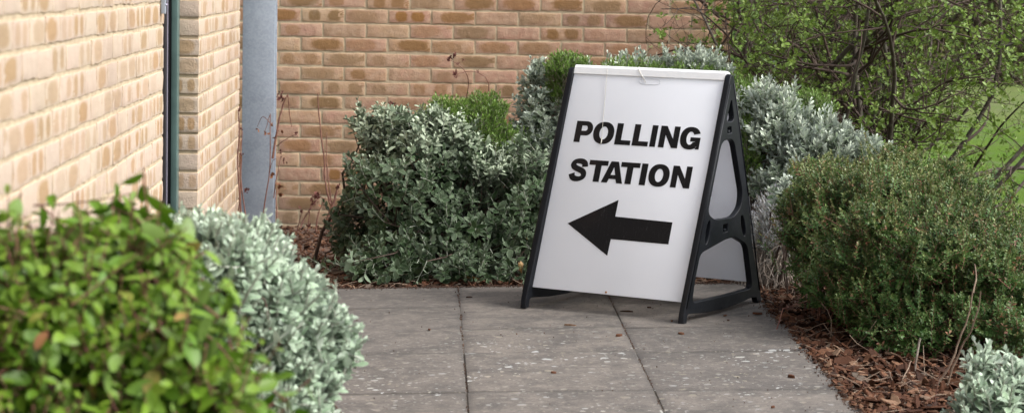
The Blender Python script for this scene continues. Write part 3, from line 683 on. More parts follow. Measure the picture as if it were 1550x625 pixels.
def shoots(leafmb, stemmb, P, U, L, nodes, tpl, size, r, opposite=True, inc=(70, 22), prof=((0, .7), (.35, 1), (.8, .6), (1, .35)), agep=3.0, age0=0.0, wf=1.0, stem_r=.0012, droop=0.0, jitter=.25, agevec=None, per_node=2):
    """leafy shoots: stem from P-U*L to P with pairs or a spiral of leaves"""
    n = len(P); A, B = basis(U); base = P - U * L[:, None]
    bend = r.normal(0, .12, (n, 3)) * L[:, None]
    tt = np.linspace(0, 1, 4); C = base[:, None] + U[:, None] * (L[:, None] * tt)[..., None] + bend[:, None] * (tt * tt)[None, :, None]
    tubes(stemmb, C, stem_r * np.linspace(1.3, .7, 4)[None] * np.ones((n, 1)), 4)
    ph0 = r.uniform(0, 2 * PI, n); rnd0 = r.random(n)
    pt = np.array(prof)
    for k in range(nodes):
        t_ = (k + .5) / nodes; a = np.radians(np.interp(t_, [0, 1], inc)); s = np.interp(t_, pt[:, 0], pt[:, 1])
        for m in range(per_node if opposite else 1):
            ph = ph0 + (k * PI / 2 + m * 2 * PI / per_node if opposite else k * 2.4) + r.normal(0, jitter, n)
            rad = A * np.cos(ph)[:, None] + B * np.sin(ph)[:, None]; aa = a + r.normal(0, .16, n)
            D = U * np.cos(aa)[:, None] + rad * np.sin(aa)[:, None]; D[:, 2] -= droop; D = unit(D)
            N_ = unit(U - (U * D).sum(1, keepdims=True) * D + r.normal(0, .12, (n, 3)))
            O = base + U * (L * t_)[:, None] + bend * t_ * t_
            av = np.clip(age0 + t_ ** agep * (1 if agevec is None else agevec) + r.normal(0, .06, n), 0, 1)
            put_leaves(leafmb, tpl, O, D, N_, size * s * r.uniform(.75, 1.2, n), (.65 * rnd0 + .35 * r.random(n)), av, wf)
def bez_branches(mb, bases, tips, dirs, r, r0=.006, r1=.0015, K=7, sides=5, wig=.03):
    n = len(tips); L = np.linalg.norm(tips - bases, axis=1)[:, None]; dirs = dirs.copy(); dirs[:, 2] = dirs[:, 2].clip(.15, None)
    c1 = bases + np.array([0, 0, .45]) * L + r.normal(0, .08, (n, 3)) * L; c2 = tips - dirs * L * .35 + r.normal(0, .05, (n, 3)) * L
    t_ = np.linspace(0, 1, K)[None, :, None]
    C = (1 - t_) ** 3 * bases[:, None] + 3 * t_ * (1 - t_) ** 2 * c1[:, None] + 3 * t_ ** 2 * (1 - t_) * c2[:, None] + t_ ** 3 * tips[:, None]
    C[:, 1:-1] += r.normal(0, wig, (n, K - 2, 3)) * L[:, None] * .5
    lo_, hi_ = np.minimum(bases, tips)[:, None] - .03, np.maximum(bases, tips)[:, None] + .03
    C = C[(C[..., 0].min(1) > -.84) & (C[..., 1].max(1) < 12.6) & ((C[..., :2] > lo_[..., :2]) & (C[..., :2] < hi_[..., :2])).all((1, 2))]
    n = len(C); tubes(mb, C, np.linspace(r0, r1, K)[None] * r.uniform(.6, 1.3, (n, 1)), sides)

def shrub(name, label, cat, blobs, base, seed, layers, leafmat, stemmat, branchmat, group=None, nb=120, br=(.006, .0015), base_r=.12, zmin=None, wig=.03):
    """layers: list of dicts (n, tpl, size, L, nodes, ...) of leafy shoots over the blobs"""
    r = np.random.default_rng(seed); base = np.array(base, float)
    root = empty(name, base, label, cat, group)
    lm, sm, bm = MB(), MB(), MB(); tips = []; ds = []
    for ly in layers:
        ly = dict(ly); n = ly.pop('n'); lo, hi = ly.pop('shell', (.72, 1.03)); upk = ly.pop('up', .55); spread = ly.pop('spread', .35)
        Lr = ly.pop('L'); b_ = ly.pop('blobs', blobs); front = ly.pop('front', .62); low = ly.pop('low', -.35); topage = ly.pop('topage', None); clus = ly.pop('cluster', None); holes = ly.pop('holes', 0); rgh = ly.pop('rgh', 1.3)
        if clus:
            m, sd_ = clus; Pc, Nc = sample_blobs(b_, n // m, r, lo, hi, front, zmin, low, rgh); k = np.repeat(np.arange(len(Pc)), m); n = len(k)
            if holes:
                h_ = np.sin(Pc[:, 0] * 27 + 3 * np.sin(Pc[:, 2] * 13)) * np.sin(Pc[:, 2] * 31 + 2 * np.sin(Pc[:, 1] * 17)); ok_ = h_ < holes; Pc, Nc = Pc[ok_], Nc[ok_]; k = np.repeat(np.arange(len(Pc)), m); n = len(k)
            off = r.normal(0, sd_, (n, 3)); off -= Nc[k] * (off * Nc[k]).sum(1, keepdims=True) * .4; P = Pc[k] + off - Nc[k] * (np.linalg.norm(off, axis=1, keepdims=True) * .5); N_ = unit(Nc[k] + off / sd_ * .35)
            P[:, 2] = np.maximum(P[:, 2], ground_z(P[:, 0], P[:, 1]) + .02)
        else: P, N_ = sample_blobs(b_, n, r, lo, hi, front, zmin, low, rgh)
        U = unit(N_ + np.array([0, 0, upk]) + r.normal(0, spread, N_.shape)); L = r.uniform(*Lr, n)
        if topage: ly['agevec'] = np.interp(P[:, 2], [topage[0], topage[1]], [topage[2], topage[3]]) * r.uniform(.7, 1.25, n)
        shoots(lm, sm, P, U, L, r=r, **ly); tips.append(P - U * L[:, None]); ds.append(U)
    tips = np.concatenate(tips); ds = np.concatenate(ds); k = r.choice(len(tips), min(nb, len(tips)), replace=False)
    bs = base + np.concatenate([r.normal(0, base_r, (len(k), 2)), np.zeros((len(k), 1))], 1); bs[:, 2] = ground_z(bs[:, 0], bs[:, 1]) - .01
    bs[:, 0] = bs[:, 0].clip(-.85, None)
    bez_branches(bm, bs, tips[k], ds[k], r, br[0], br[1], wig=wig)
    lm.build('foliage', leafmat, root); sm.build('leaf_stems', stemmat, root); bm.build('branches', branchmat, root)
    return root
def blob(px, py, Y, rpx, rpz, ry=None, w=None):
    s = F / Y; c = at(px, py, Y); b_ = [c[0], Y, c[2], rpx / s, ry if ry else rpx / s, rpz / s]
    if w: b_.append(w)
    return tuple(b_)

SIL = dict(tpl=OVAL, size=.042, L=(.07, .11), nodes=6, inc=(78, 18), agep=2.2, stem_r=.0016)
# dark grey-green shrub left of the sign
blA = [blob(625, 300, 10.7, 112, 125, .42), blob(600, 392, 10.32, 92, 48, .3), blob(700, 398, 10.28, 90, 46, .3), blob(790, 398, 10.28, 75, 46, .3), blob(585, 215, 10.75, 42, 55, .15), blob(650, 215, 10.7, 70, 50, .22), blob(540, 345, 10.75, 45, 62, .2), blob(725, 350, 10.6, 115, 82, .42), blob(800, 300, 10.6, 60, 100, .3), blob(710, 240, 10.6, 40, 45, .18), blob(555, 195, 10.8, 24, 28, .1)]
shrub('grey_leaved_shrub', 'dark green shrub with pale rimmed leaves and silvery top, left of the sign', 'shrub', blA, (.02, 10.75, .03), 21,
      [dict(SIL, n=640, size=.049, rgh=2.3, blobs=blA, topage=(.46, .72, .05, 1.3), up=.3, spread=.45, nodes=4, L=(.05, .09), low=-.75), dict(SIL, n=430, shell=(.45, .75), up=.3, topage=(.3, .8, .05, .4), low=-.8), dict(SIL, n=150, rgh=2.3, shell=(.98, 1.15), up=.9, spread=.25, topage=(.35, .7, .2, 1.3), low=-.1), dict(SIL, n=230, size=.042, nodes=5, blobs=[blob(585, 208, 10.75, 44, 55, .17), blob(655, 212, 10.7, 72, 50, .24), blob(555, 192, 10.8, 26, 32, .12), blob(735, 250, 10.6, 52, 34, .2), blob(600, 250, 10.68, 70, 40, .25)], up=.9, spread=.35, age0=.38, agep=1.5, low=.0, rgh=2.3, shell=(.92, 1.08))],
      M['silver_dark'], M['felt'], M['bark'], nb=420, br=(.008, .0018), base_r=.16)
# taller silver shrub just behind the sign's left edge
blB = [blob(822, 185, 11.05, 54, 62, .2), blob(812, 128, 11.1, 26, 46, .12), blob(785, 240, 10.95, 58, 52, .22), blob(835, 240, 10.9, 45, 60, .2), blob(845, 270, 11.1, 45, 60, .25)]
shrub('silver_shrub', 'loose silvery shrub rising just behind the left edge of the sign', 'shrub', blB, (.50, 11.15, .03), 22,
      [dict(SIL, n=330, up=.8, spread=.35, topage=(.4, .8, .4, .9)), dict(SIL, n=130, shell=(.5, .75), up=.5, topage=(.3, .9, .2, .5))], M['silver'], M['felt'], M['bark'], nb=110, br=(.007, .0018))
# silver shrub behind the sign and to its right
blC = [blob(985, 118, 11.0, 118, 40, .25), blob(1050, 105, 10.9, 60, 38, .2), blob(1165, 185, 10.4, 62, 70, .26), blob(1235, 225, 10.3, 78, 62, .28), blob(1300, 238, 10.3, 52, 45, .22), blob(1175, 270, 10.35, 50, 50, .25)]
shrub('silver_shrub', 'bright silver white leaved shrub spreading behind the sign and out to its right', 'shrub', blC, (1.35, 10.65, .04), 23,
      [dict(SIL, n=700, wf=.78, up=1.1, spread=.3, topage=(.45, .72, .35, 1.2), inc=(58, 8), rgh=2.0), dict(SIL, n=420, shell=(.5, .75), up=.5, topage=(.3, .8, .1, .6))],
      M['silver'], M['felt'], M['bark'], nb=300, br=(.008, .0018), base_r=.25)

# fine bright green bushes
HE = dict(tpl=NEEDLE, size=.021, L=(.05, .085), nodes=10, opposite=False, inc=(48, 12), agep=1.5, stem_r=.0007, prof=((0, .9), (.7, 1), (1, .7)), wf=1.9)
def fine_bush(label, blobs, base, seed, n, extra=0):
    return shrub('fine_leaved_bush', label, 'bush', blobs, base, seed, [dict(HE, n=n, up=1.5, spread=.35, shell=(.8, 1.05), low=-.05), dict(HE, n=n // 3, up=1.0, spread=.5, shell=(.55, .85), low=-.3)],
                 M['heath'], M['greystem'], M['greystem'], nb=520, br=(.0032, .0010), base_r=.10, wig=.05)
fine_bush('bright green needle leaved bush showing above the grey-green shrub left of the sign', [blob(675, 178, 10.95, 40, 34, .2), blob(705, 195, 10.95, 62, 45, .24), blob(735, 170, 10.95, 36, 32, .16), blob(660, 185, 10.95, 30, 20, .14), blob(745, 240, 10.9, 60, 60, .2)], (.30, 10.95, .03), 31, 1500)
fine_bush('small bright green needle leaved tuft at the top left corner of the sign', [blob(858, 104, 11.0, 36, 26, .14), blob(848, 140, 11.0, 22, 36, .1)], (.60, 11.0, .03), 32, 420)
fine_bush('low bright green needle leaved bush peeping over the top of the sign', [blob(950, 130, 10.8, 75, 42, .2), blob(1040, 132, 10.8, 75, 38, .2), blob(1120, 160, 10.55, 40, 48, .18), blob(1215, 165, 10.55, 50, 32, .16), blob(1130, 250, 10.4, 28, 95, .16)], (1.15, 10.7, .04), 33, 1700)
# lavender-like grey clump right of the sign
shrub('lavender_clump', 'grey straggly lavender clump squeezed between the sign and the small leaved shrub', 'plant', [blob(1165, 350, 9.95, 38, 62, .14), blob(1190, 310, 9.95, 24, 40, .1)], (1.42, 9.95, .04), 34,
      [dict(HE, n=420, size=.019, up=1.4, spread=.4, inc=(40, 12), wf=.9), dict(HE, n=160, size=.022, up=1.0, spread=.5, shell=(.5, .8))], M['lav'], M['greystem'], M['greystem'], nb=260, br=(.003, .001), base_r=.06, wig=.06)
shrub('grey_leaved_shrub', 'few silver shoots low down at the left of the small leaved shrub', 'shrub', [blob(1190, 292, 9.7, 26, 30, .1)], (1.44, 9.75, .04), 35,
      [dict(SIL, n=22, up=.4, spread=.6, topage=(.3, .6, .5, .9))], M['silver'], M['felt'], M['bark'], nb=18)

# small leaved shrub, right
TI = dict(tpl=TINY, size=.0175, L=(.035, .07), nodes=8, opposite=True, per_node=2, inc=(75, 25), agep=2.0, stem_r=.0008, prof=((0, .8), (.5, 1), (1, .6)), jitter=.6)
blD = [blob(1360, 365, 9.0, 150, 112, .50), blob(1255, 350, 9.1, 72, 100, .30), blob(1455, 400, 8.9, 120, 108, .5), blob(1400, 430, 8.75, 130, 95, .42), blob(1310, 280, 9.3, 85, 40, .3), blob(1400, 275, 9.4, 80, 38, .3), blob(1268, 420, 8.9, 66, 58, .25), blob(1360, 500, 8.5, 60, 40, .25), blob(1240, 268, 9.4, 38, 30, .16), blob(1345, 244, 9.5, 42, 26, .18), blob(1440, 262, 9.4, 34, 26, .14), blob(1215, 330, 9.15, 32, 46, .16), blob(1320, 330, 8.62, 46, 40, .16), blob(1420, 380, 8.45, 50, 44, .16), blob(1500, 400, 8.4, 44, 40, .14), blob(1570, 430, 8.8, 95, 105, .45), blob(1480, 480, 8.45, 110, 58, .35), blob(1330, 455, 8.7, 70, 60, .3), blob(1480, 345, 9.1, 55, 40, .3), blob(1400, 480, 8.6, 100, 52, .3)]
shrub('small_leaved_shrub', 'dense shrub of tiny green and reddish leaves spilling over the bark mulch at right', 'shrub', blD, (1.95, 9.0, -.02), 41,
      [dict(TI, n=7600, up=.5, spread=.45, topage=(.2, .65, .2, 1), rgh=3.6, low=-.6, cluster=(9, .030), holes=.50, L=(.025, .05)), dict(TI, n=150, shell=(1.0, 1.22), up=1.2, spread=.6, rgh=3.6, L=(.10, .17), nodes=13, topage=(.2, .65, .4, 1)), dict(TI, n=1300, shell=(.98, 1.14), up=.9, spread=.5, topage=(.2, .65, .3, 1), rgh=3.6, L=(.05, .12), nodes=14), dict(TI, n=800, shell=(.6, .8), up=.3, spread=.6, size=.016, low=-.6)],
      M['tiny'], M['redstem'], M['redstem'], nb=900, br=(.0045, .001), base_r=.16, wig=.05)

# silver shrub in the lower right corner
SP = dict(tpl=OVAL, size=.046, L=(.07, .12), nodes=7, inc=(80, 12), agep=1.6, stem_r=.003)
blE = [blob(1495, 610, 6.9, 66, 84, .16), blob(1490, 545, 6.95, 24, 38, .08), blob(1535, 560, 6.95, 26, 34, .08), blob(1550, 600, 7.0, 60, 75, .2), blob(1450, 650, 6.8, 40, 40, .12), blob(1500, 560, 6.95, 18, 34, .06)]
shrub('silver_shrub', 'pale woolly silver plant in the near right corner of the mulch bed', 'shrub', blE, (1.66, 6.95, -.03), 42,
      [dict(SP, n=95, up=1.3, spread=.45, topage=(.0, .32, .5, 1.0), rgh=2.5, L=(.08, .15)), dict(SP, n=60, shell=(.4, .75), up=.8)], M['silver_pale'], M['felt'], M['felt'], nb=60, br=(.005, .003), base_r=.06)

# foreground silver shrub (left)
blF = [blob(372, 480, 5.85, 118, 125, .22), blob(330, 390, 5.7, 88, 70, .20), blob(455, 540, 5.9, 82, 95, .17), blob(300, 350, 5.9, 50, 36, .14), blob(410, 620, 5.8, 110, 110, .25), blob(385, 375, 6.0, 52, 52, .15), blob(440, 450, 5.95, 52, 62, .13), blob(500, 500, 5.9, 40, 46, .1), blob(225, 420, 5.6, 90, 90, .15)]
shrub('silver_shrub', 'large pale silvery woolly leaved shrub beside the path at left, behind the green shrub', 'shrub', blF, (-.45, 5.9, -.1), 51,
      [dict(SP, n=1050, up=.55, spread=.4, topage=(.2, .7, .55, .95), size=.042), dict(SP, n=500, shell=(.45, .72), up=.4, topage=(.2, .8, .2, .5)), dict(SP, n=300, rgh=2.6, shell=(1.0, 1.13), up=.9, size=.036, topage=(.2, .7, .7, 1.1))],
      M['silver_pale'], M['felt'], M['bark'], nb=260, br=(.008, .002), base_r=.1)
# foreground green shrub
GR = dict(tpl=BROAD, size=.056, L=(.10, .17), nodes=6, opposite=False, inc=(78, 35), agep=2.5, stem_r=.0014, droop=.6, prof=((0, .8), (.4, 1), (1, .55)), jitter=.5)
blG = [blob(70, 520, 4.25, 215, 195, .24), blob(250, 560, 4.2, 150, 170, .22), blob(-80, 450, 4.3, 130, 130, .2), blob(250, 400, 4.35, 66, 66, .14), blob(130, 362, 4.4, 85, 52, .14), blob(208, 335, 4.4, 55, 44, .12), blob(330, 620, 4.1, 85, 100, .16), blob(40, 720, 4.1, 300, 160, .3), blob(20, 352, 4.4, 75, 36, .12)]
shrub('green_leaved_shrub', 'fresh green broad leaved shrub filling the near left corner', 'shrub', blG, (-.62, 4.25, -.12), 52,
      [dict(GR, n=520, size=.057, rgh=2.8, up=.5, spread=.5, low=-.6), dict(GR, n=260, shell=(.5, .75), up=.4, spread=.5, low=-.7), dict(GR, n=150, rgh=2.8, shell=(1.0, 1.16), up=1.0, spread=.4, size=.036), dict(GR, n=120, shell=(.9, 1.02), up=.8, spread=.4, size=.022, agep=1, L=(.06, .10))],
      M['green'], M['redstem'], M['bark'], nb=260, br=(.006, .002), base_r=.08)

# ------------------------------------------------------------------ big twiggy shrub
def grow(S, D, L, K, r, wander, trop, stiff=1.0):
    n = len(S); P = np.zeros((n, K, 3)); P[:, 0] = S; d = unit(D); st = (L / (K - 1))[:, None]; w = r.normal(0, 1, (n, 3))
    for k in range(1, K):
        w = .6 * w + .8 * r.normal(0, 1, (n, 3)); d = unit(d + wander * w + trop); P[:, k] = P[:, k - 1] + d * st
    return P
def children(P, R, per, r, ang=(35, 70), lo=.2, hi=1.0):
    n, K = P.shape[:2]; idx = np.repeat(np.arange(n), per); t_ = r.uniform(lo, hi, len(idx)) * (K - 1.001); i = t_.astype(int); f = (t_ - i)[:, None]
    S = P[idx, i] * (1 - f) + P[idx, i + 1] * f; T = unit(P[idx, i + 1] - P[idx, i]); rad = R[idx, i] * (1 - f[:, 0]) + R[idx, i + 1] * f[:, 0]
    pr = unit(np.cross(T, r.normal(size=T.shape))); a = np.radians(r.uniform(*ang, len(idx)))[:, None]
    return S, T * np.cos(a) + pr * np.sin(a), rad, idx
def twiggy_shrub():
    r = np.random.default_rng(77); bx, by = 2.0, 11.75
    root = empty('twiggy_shrub', (bx, by, 0), 'tall tangled bare branched shrub with small spring leaves at upper right', 'shrub')
    n0 = 38; az = r.uniform(0, 2 * PI, n0); el = np.radians(r.uniform(38, 82, n0))
    az[:11] = [0.0, .25, -.3, .1, PI, PI - .3, PI + .25, -.5, .5, -.15, .35]; el[:11] = np.radians([36, 40, 35, 48, 32, 42, 36, 40, 42, 44, 34])
    D = np.stack([np.cos(az) * np.cos(el), np.sin(az) * np.cos(el) * .8, np.sin(el)], 1)
    S = np.array([bx, by, -.02]) + np.stack([np.cos(az) * .10, np.sin(az) * .10, np.zeros(n0)], 1) * r.uniform(.2, 1.3, (n0, 1))
    L = r.uniform(1.5, 2.1, n0) * np.where(np.cos(az) * np.cos(el) < -.35, .55, 1)
    P0 = grow(S, D, L, 14, r, .13, np.array([0, 0, .015])); R0 = np.linspace(1, .32, 14)[None] * r.uniform(.011, .024, (n0, 1))
    k0 = (P0[..., 0].min(1) > 1.15); P0, R0 = P0[k0], R0[k0]
    bm = MB(); tubes(bm, P0, R0, 8); bm.build('main_stems', M['bark_g'], root)
    S, D, ra, _ = children(P0, R0, 8, r, (30, 75), .14, .98); n1 = len(S); L = r.uniform(.45, 1.0, n1)
    P1 = grow(S, D, L, 10, r, .18, np.array([0, 0, .02])); R1 = np.linspace(1, .35, 10)[None] * np.minimum(ra * .7, .0095)[:, None]
    S, D, ra, _ = children(P1, R1, 5, r, (30, 75), .1, 1); keep = (S[:, 2] < 1.75) & (S[:, 2] > .25); S, D, ra = S[keep], D[keep], ra[keep]
    n2 = len(S); L = r.uniform(.16, .48, n2); P2 = grow(S, D, L, 7, r, .2, np.array([0, 0, .03])); R2 = np.linspace(1, .45, 7)[None] * np.minimum(ra * .7, .0042)[:, None].clip(.0017)
    S, D, ra, _ = children(P2, R2, 4, r, (35, 80), .15, 1); keep = (S[:, 1] < 13.4) & (S[:, 2] < 1.6); S, D, ra = S[keep], D[keep], ra[keep]
    n3 = len(S); L = r.uniform(.04, .16, n3); P3 = grow(S, D, L, 4, r, .22, np.array([0, 0, .06])); R3 = np.linspace(1, .6, 4)[None] * np.full((n3, 1), .0014)
    def clear(P):  # nothing grows into the wall
        inw = (P[..., 0].min(1) < 1.62) & (P[..., 1].max(1) > 12.64)
        xm, zm = P[..., 0].max(1), P[..., 2].min(1); inw |= (zm < .46 + (xm - 2.36) * .66) & (xm > 2.36) & (np.sin(P[:, 0, 0] * 977) < .75)
        return ~inw & (P[..., 0].min(1) > 1.06 + .08 * np.sin(P[:, 0, 2] * 9))
    bm = MB(); k = clear(P1); tubes(bm, P1[k], R1[k], 6); k = clear(P2); tubes(bm, P2[k], R2[k], 5)
    bm.build('side_branches', M['bark'], root)
    bm = MB(); k = clear(P3); P3 = P3[k]; tubes(bm, P3, R3[k], 3); bm.build('twigs', M['bark'], root)
    # rosettes of small leaves at twig ends and along them
    lm = MB(); dens = np.sin(P3[:, -1, 0] * 5.3 + 1) * np.sin(P3[:, -1, 2] * 7.7 + P3[:, -1, 1] * 3)
    sel = r.random(len(P3)) < np.interp(dens, [-1, 0, 1], [.55, .92, 1.0]); Q = P3[sel]
    for j in (3, 1):
        Q2 = Q if j == 3 else Q[r.random(len(Q)) < .6]
        C = Q2[:, j]; U = unit(unit(Q2[:, j] - Q2[:, j - 1]) + np.array([0, 0, .6])); A, B = basis(U); n = len(C); ph0 = r.uniform(0, 6.28, n); sz = r.uniform(.022, .035, n) * (1 if j == 3 else .75); rn = r.random(n)
        for k in range(6 if j == 3 else 4):
            ph = ph0 + k * 2.4; a = np.radians(78 - k * 11) + r.normal(0, .15, n); rad = A * np.cos(ph)[:, None] + B * np.sin(ph)[:, None]
            Dd = U * np.cos(a)[:, None] + rad * np.sin(a)[:, None]
            put_leaves(lm, OBOV, C + U * (.002 * k), Dd, U + r.normal(0, .15, (n, 3)), sz * (1 - .09 * k), .6 * rn + .4 * r.random(n), np.clip(k / 8 + r.normal(0, .1, n), 0, 1), 1.05)
    k = clear(P2); Q2 = P2[k]
    for j in (2, 3, 4, 5, 6):
        m_ = r.random(len(Q2)) < .30; C = Q2[m_, j]; T = unit(Q2[m_, j] - Q2[m_, j - 1]); n = len(C); U = unit(T * .3 + r.normal(0, .6, (n, 3)) + [0, 0, .7]); A, B = basis(U); ph0 = r.uniform(0, 6.28, n); sz = r.uniform(.020, .032, n); rn = r.random(n)
        for k in range(5):
            ph = ph0 + k * 2.4; a = np.radians(80 - k * 13) + r.normal(0, .15, n); rad = A * np.cos(ph)[:, None] + B * np.sin(ph)[:, None]
            put_leaves(lm, OBOV, C + U * (.002 * k), U * np.cos(a)[:, None] + rad * np.sin(a)[:, None], U + r.normal(0, .15, (n, 3)), sz * (1 - .09 * k), .6 * rn + .4 * r.random(n), np.clip(k / 7 + r.normal(0, .1, n), 0, 1), 1.05)
    lm.build('foliage', M['spring'], root)
    return root
twiggy_shrub()

# ------------------------------------------------------------------ bare and withered stems, drawn as curves at their own depth
def pix_line(pts, Y, dY=0.0, sub=3):
    P = np.array([at(px, py, Y + dY * i / max(1, len(pts) - 1)) for i, (px, py) in enumerate(pts)])
    t_ = np.linspace(0, len(P) - 1, (len(P) - 1) * sub + 1); i = np.clip(t_.astype(int), 0, len(P) - 2); f = (t_ - i)[:, None]
    g = lambda k: P[np.clip(k, 0, len(P) - 1)]
    p0, p1, p2, p3 = g(i - 1), g(i), g(i + 1), g(i + 2)
    return .5 * ((2 * p1) + (-p0 + p2) * f + (2 * p0 - 5 * p1 + 4 * p2 - p3) * f ** 2 + (-p0 + 3 * p1 - 3 * p2 + p3) * f ** 3)
def dead_plant(name, label, lines, Y, mat, buds=(), leaves=(), seed=5, group=None, cat='plant'):
    """lines: (points, r0 mm, r1 mm); buds and leaves: points with sizes"""
    r = np.random.default_rng(seed); c = at(*lines[0][0][0], Y)
    root = empty(name, (c[0], Y, max(-.1, float(ground_z(c[0], Y)))), label, cat, group)
    sm = MB()
    for pts, r0, r1 in lines:
        C = pix_line(pts, Y, r.uniform(-.12, .12)); C += r.normal(0, .0012, C.shape)
        tubes(sm, C[None], np.linspace(r0, r1, len(C))[None] / (1000 if cat != 'climber' else 620), 6)
    sm.build('stem', mat, root)
    lm = MB()
    for px, py, n, s in buds:
        s = s * .72; n = max(2, int(n * .8))
        c = at(px, py, Y); U = unit(r.normal(0, .5, (n, 3)) + np.array([0, 0, .8]))
        for a in (0, 1.57, 3.14, 4.7):
            A, B = basis(U); rad = A * math.cos(a) + B * math.sin(a)
            put_leaves(lm, OVAL_S, np.repeat(c[None], n, 0) + r.normal(0, s * .35, (n, 3)), U * .95 + rad * .3, -rad, np.full(n, s), r.random(n) * .5, np.full(n, .8), 1.1)
    for px, py, n, s in leaves:
        s = s * .85; n = max(2, int(n * .75))
        c = at(px, py, Y)
        D = unit(r.normal(0, .6, (n, 3)) + np.array([0, 0, -.5])); put_leaves(lm, OVAL, np.repeat(c[None], n, 0) + r.normal(0, s * .3, (n, 3)), D, r.normal(0, 1, (n, 3)), s * r.uniform(.6, 1.2, n), r.random(n), np.zeros(n), 1.4)
    if lm.n: lm.build('buds_and_dry_leaves', M['dead'], root)  # one mesh holding the buds and the curled dead leaves
    return root
dead_plant('withered_climber', 'bare thin stems with dark buds rising beside the left edge of the galvanised post',
           [([(366, 345), (360, 250), (362, 200), (361, 168)], 3, 1.6), ([(374, 340), (366, 285), (364, 240), (367, 198)], 2.4, 1.2), ([(360, 320), (364, 290), (366, 235)], 2, 1)], 11.6, M['redstem'],
           buds=[(361, 167, 3, .022), (366, 197, 3, .016), (367, 235, 3, .016), (372, 290, 4, .026)], seed=61, cat='climber')
dead_plant('withered_climber', 'single dead stem with curled brown leaves hanging in front of the galvanised post',
           [([(396, 345), (404, 290), (408, 262), (409, 215), (409, 172)], 2.4, 1.2), ([(408, 186), (398, 176), (389, 192)], 1.2, .7), ([(409, 175), (404, 190), (400, 205)], 1.2, .7), ([(408, 262), (412, 245), (418, 240)], 1, .6)], 11.7, M['redstem'],
           leaves=[(389, 194, 3, .026), (401, 203, 4, .026), (409, 262, 5, .026), (411, 186, 2, .018)], seed=62, cat='climber')
dead_plant('withered_climber', 'withered leafy brown stems standing just right of the galvanised post',
           [([(412, 240), (420, 195), (428, 160), (436, 143)], 4, 2.2), ([(436, 145), (438, 170), (441, 192)], 2, 1.2), ([(418, 222), (432, 212), (448, 203)], 1.4, .8), ([(415, 300), (420, 262), (426, 234)], 2, 1), ([(420, 335), (418, 300), (424, 275)], 2.4, 1.2)], 11.9, M['redstem'],
           buds=[(426, 152, 5, .028), (424, 142, 3, .024), (448, 203, 3, .02), (425, 233, 3, .022), (430, 246, 3, .02)], leaves=[(424, 195, 5, .028), (422, 280, 8, .032), (426, 290, 5, .03), (417, 208, 3, .022)], seed=63, cat='climber')
dead_plant('bare_stem_bush', 'bare reddish brown branching stems between the post and the grey-green shrub',
           [([(497, 350), (506, 318), (500, 308), (493, 280), (490, 232), (484, 190), (481, 141)], 4.5, 1.6), ([(504, 315), (499, 290), (494, 240), (495, 200)], 2.6, 1.2), ([(490, 345), (503, 312), (510, 290), (513, 282)], 5, 2.4),
            ([(455, 345), (460, 330), (478, 305), (485, 290)], 2.6, 1.2), ([(466, 350), (468, 325), (472, 305)], 2, 1), ([(478, 350), (482, 322), (492, 300)], 3, 1.2), ([(503, 316), (512, 308), (530, 300)], 1.6, .8), ([(470, 300), (480, 296), (492, 302)], 1.6, 1), ([(449, 352), (454, 330), (457, 322)], 2, 1)], 12.0, M['redstem'],
           buds=[(479, 299, 7, .034), (472, 308, 3, .03), (457, 321, 3, .024), (468, 343, 3, .02), (511, 284, 3, .024)], leaves=[(480, 300, 4, .03)], seed=64, cat='climber')
dead_plant('budding_twig', 'dark red curling twig with buds sticking up against the wall above the bushes',
           [([(706, 150), (709, 128), (706, 112), (695, 99), (681, 92)], 2.6, 1.4), ([(737, 150), (740, 128), (728, 112), (712, 108), (695, 112), (688, 120)], 2.6, 1.4)], 11.2, M['redstem'],
           buds=[(681, 92, 6, .022), (687, 86, 4, .024), (694, 97, 3, .016), (702, 93, 2, .014), (690, 112, 5, .022), (689, 116, 4, .018), (723, 109, 2, .014)], seed=65)
dead_plant('budding_twig', 'short dark red twig poking out of the top left of the grey-green shrub',
           [([(625, 175), (612, 165), (600, 160), (592, 158)], 2.4, 1.4), ([(636, 172), (630, 160), (627, 148)], 1.6, .8), ([(638, 172), (637, 158), (640, 150)], 1.6, .8), ([(640, 172), (645, 160), (648, 149)], 1.4, .8)], 10.7, M['redstem'], buds=[(592, 158, 5, .018), (600, 160, 2, .012)], seed=66)
dead_plant('dry_stem', 'two long bare woody stems leaning out of the mulch before the small leaved shrub',
           [([(1398, 600), (1420, 580), (1441, 545), (1452, 515), (1466, 478), (1473, 440)], 4.6, 2.2), ([(1427, 612), (1436, 575), (1456, 525), (1470, 500), (1482, 462), (1484, 440)], 3.8, 1.8), ([(1473, 442), (1478, 415), (1476, 400)], 3, 1.5)], 7.75, M['drystem'], seed=67)
dead_plant('dry_stem', 'short straight cut stem standing upright out of the mulch under the shrub', [([(1383, 568), (1387, 540), (1393, 512)], 4.2, 3.6)], 8.0, M['greystem'], seed=68)
dead_plant('dry_stem', 'thin tan sticks lying aslant on the bark mulch', [([(1362, 590), (1350, 575), (1345, 560)], 2.4, 1.8), ([(1360, 588), (1372, 562), (1379, 546)], 2.4, 1.6), ([(1320, 576), (1350, 570), (1390, 568)], 2.4, 1.6)], 7.8, M['drystem'], seed=69)
dead_plant('dry_stem', 'thin dark stem rising from the mulch left of the silver corner plant', [([(1413, 612), (1418, 590), (1422, 560)], 1.8, 1.2)], 7.3, M['redstem'], seed=70)
dead_plant('reaching_branch', 'single bare curved branch reaching over the lawn from the small leaved shrub',
           [([(1450, 320), (1483, 297), (1510, 283), (1528, 268), (1536, 256)], 3, 1.3), ([(1516, 280), (1519, 271)], 1.2, .8), ([(1534, 262), (1541, 253)], 1.2, .8)], 9.3, M['bark'], seed=71)
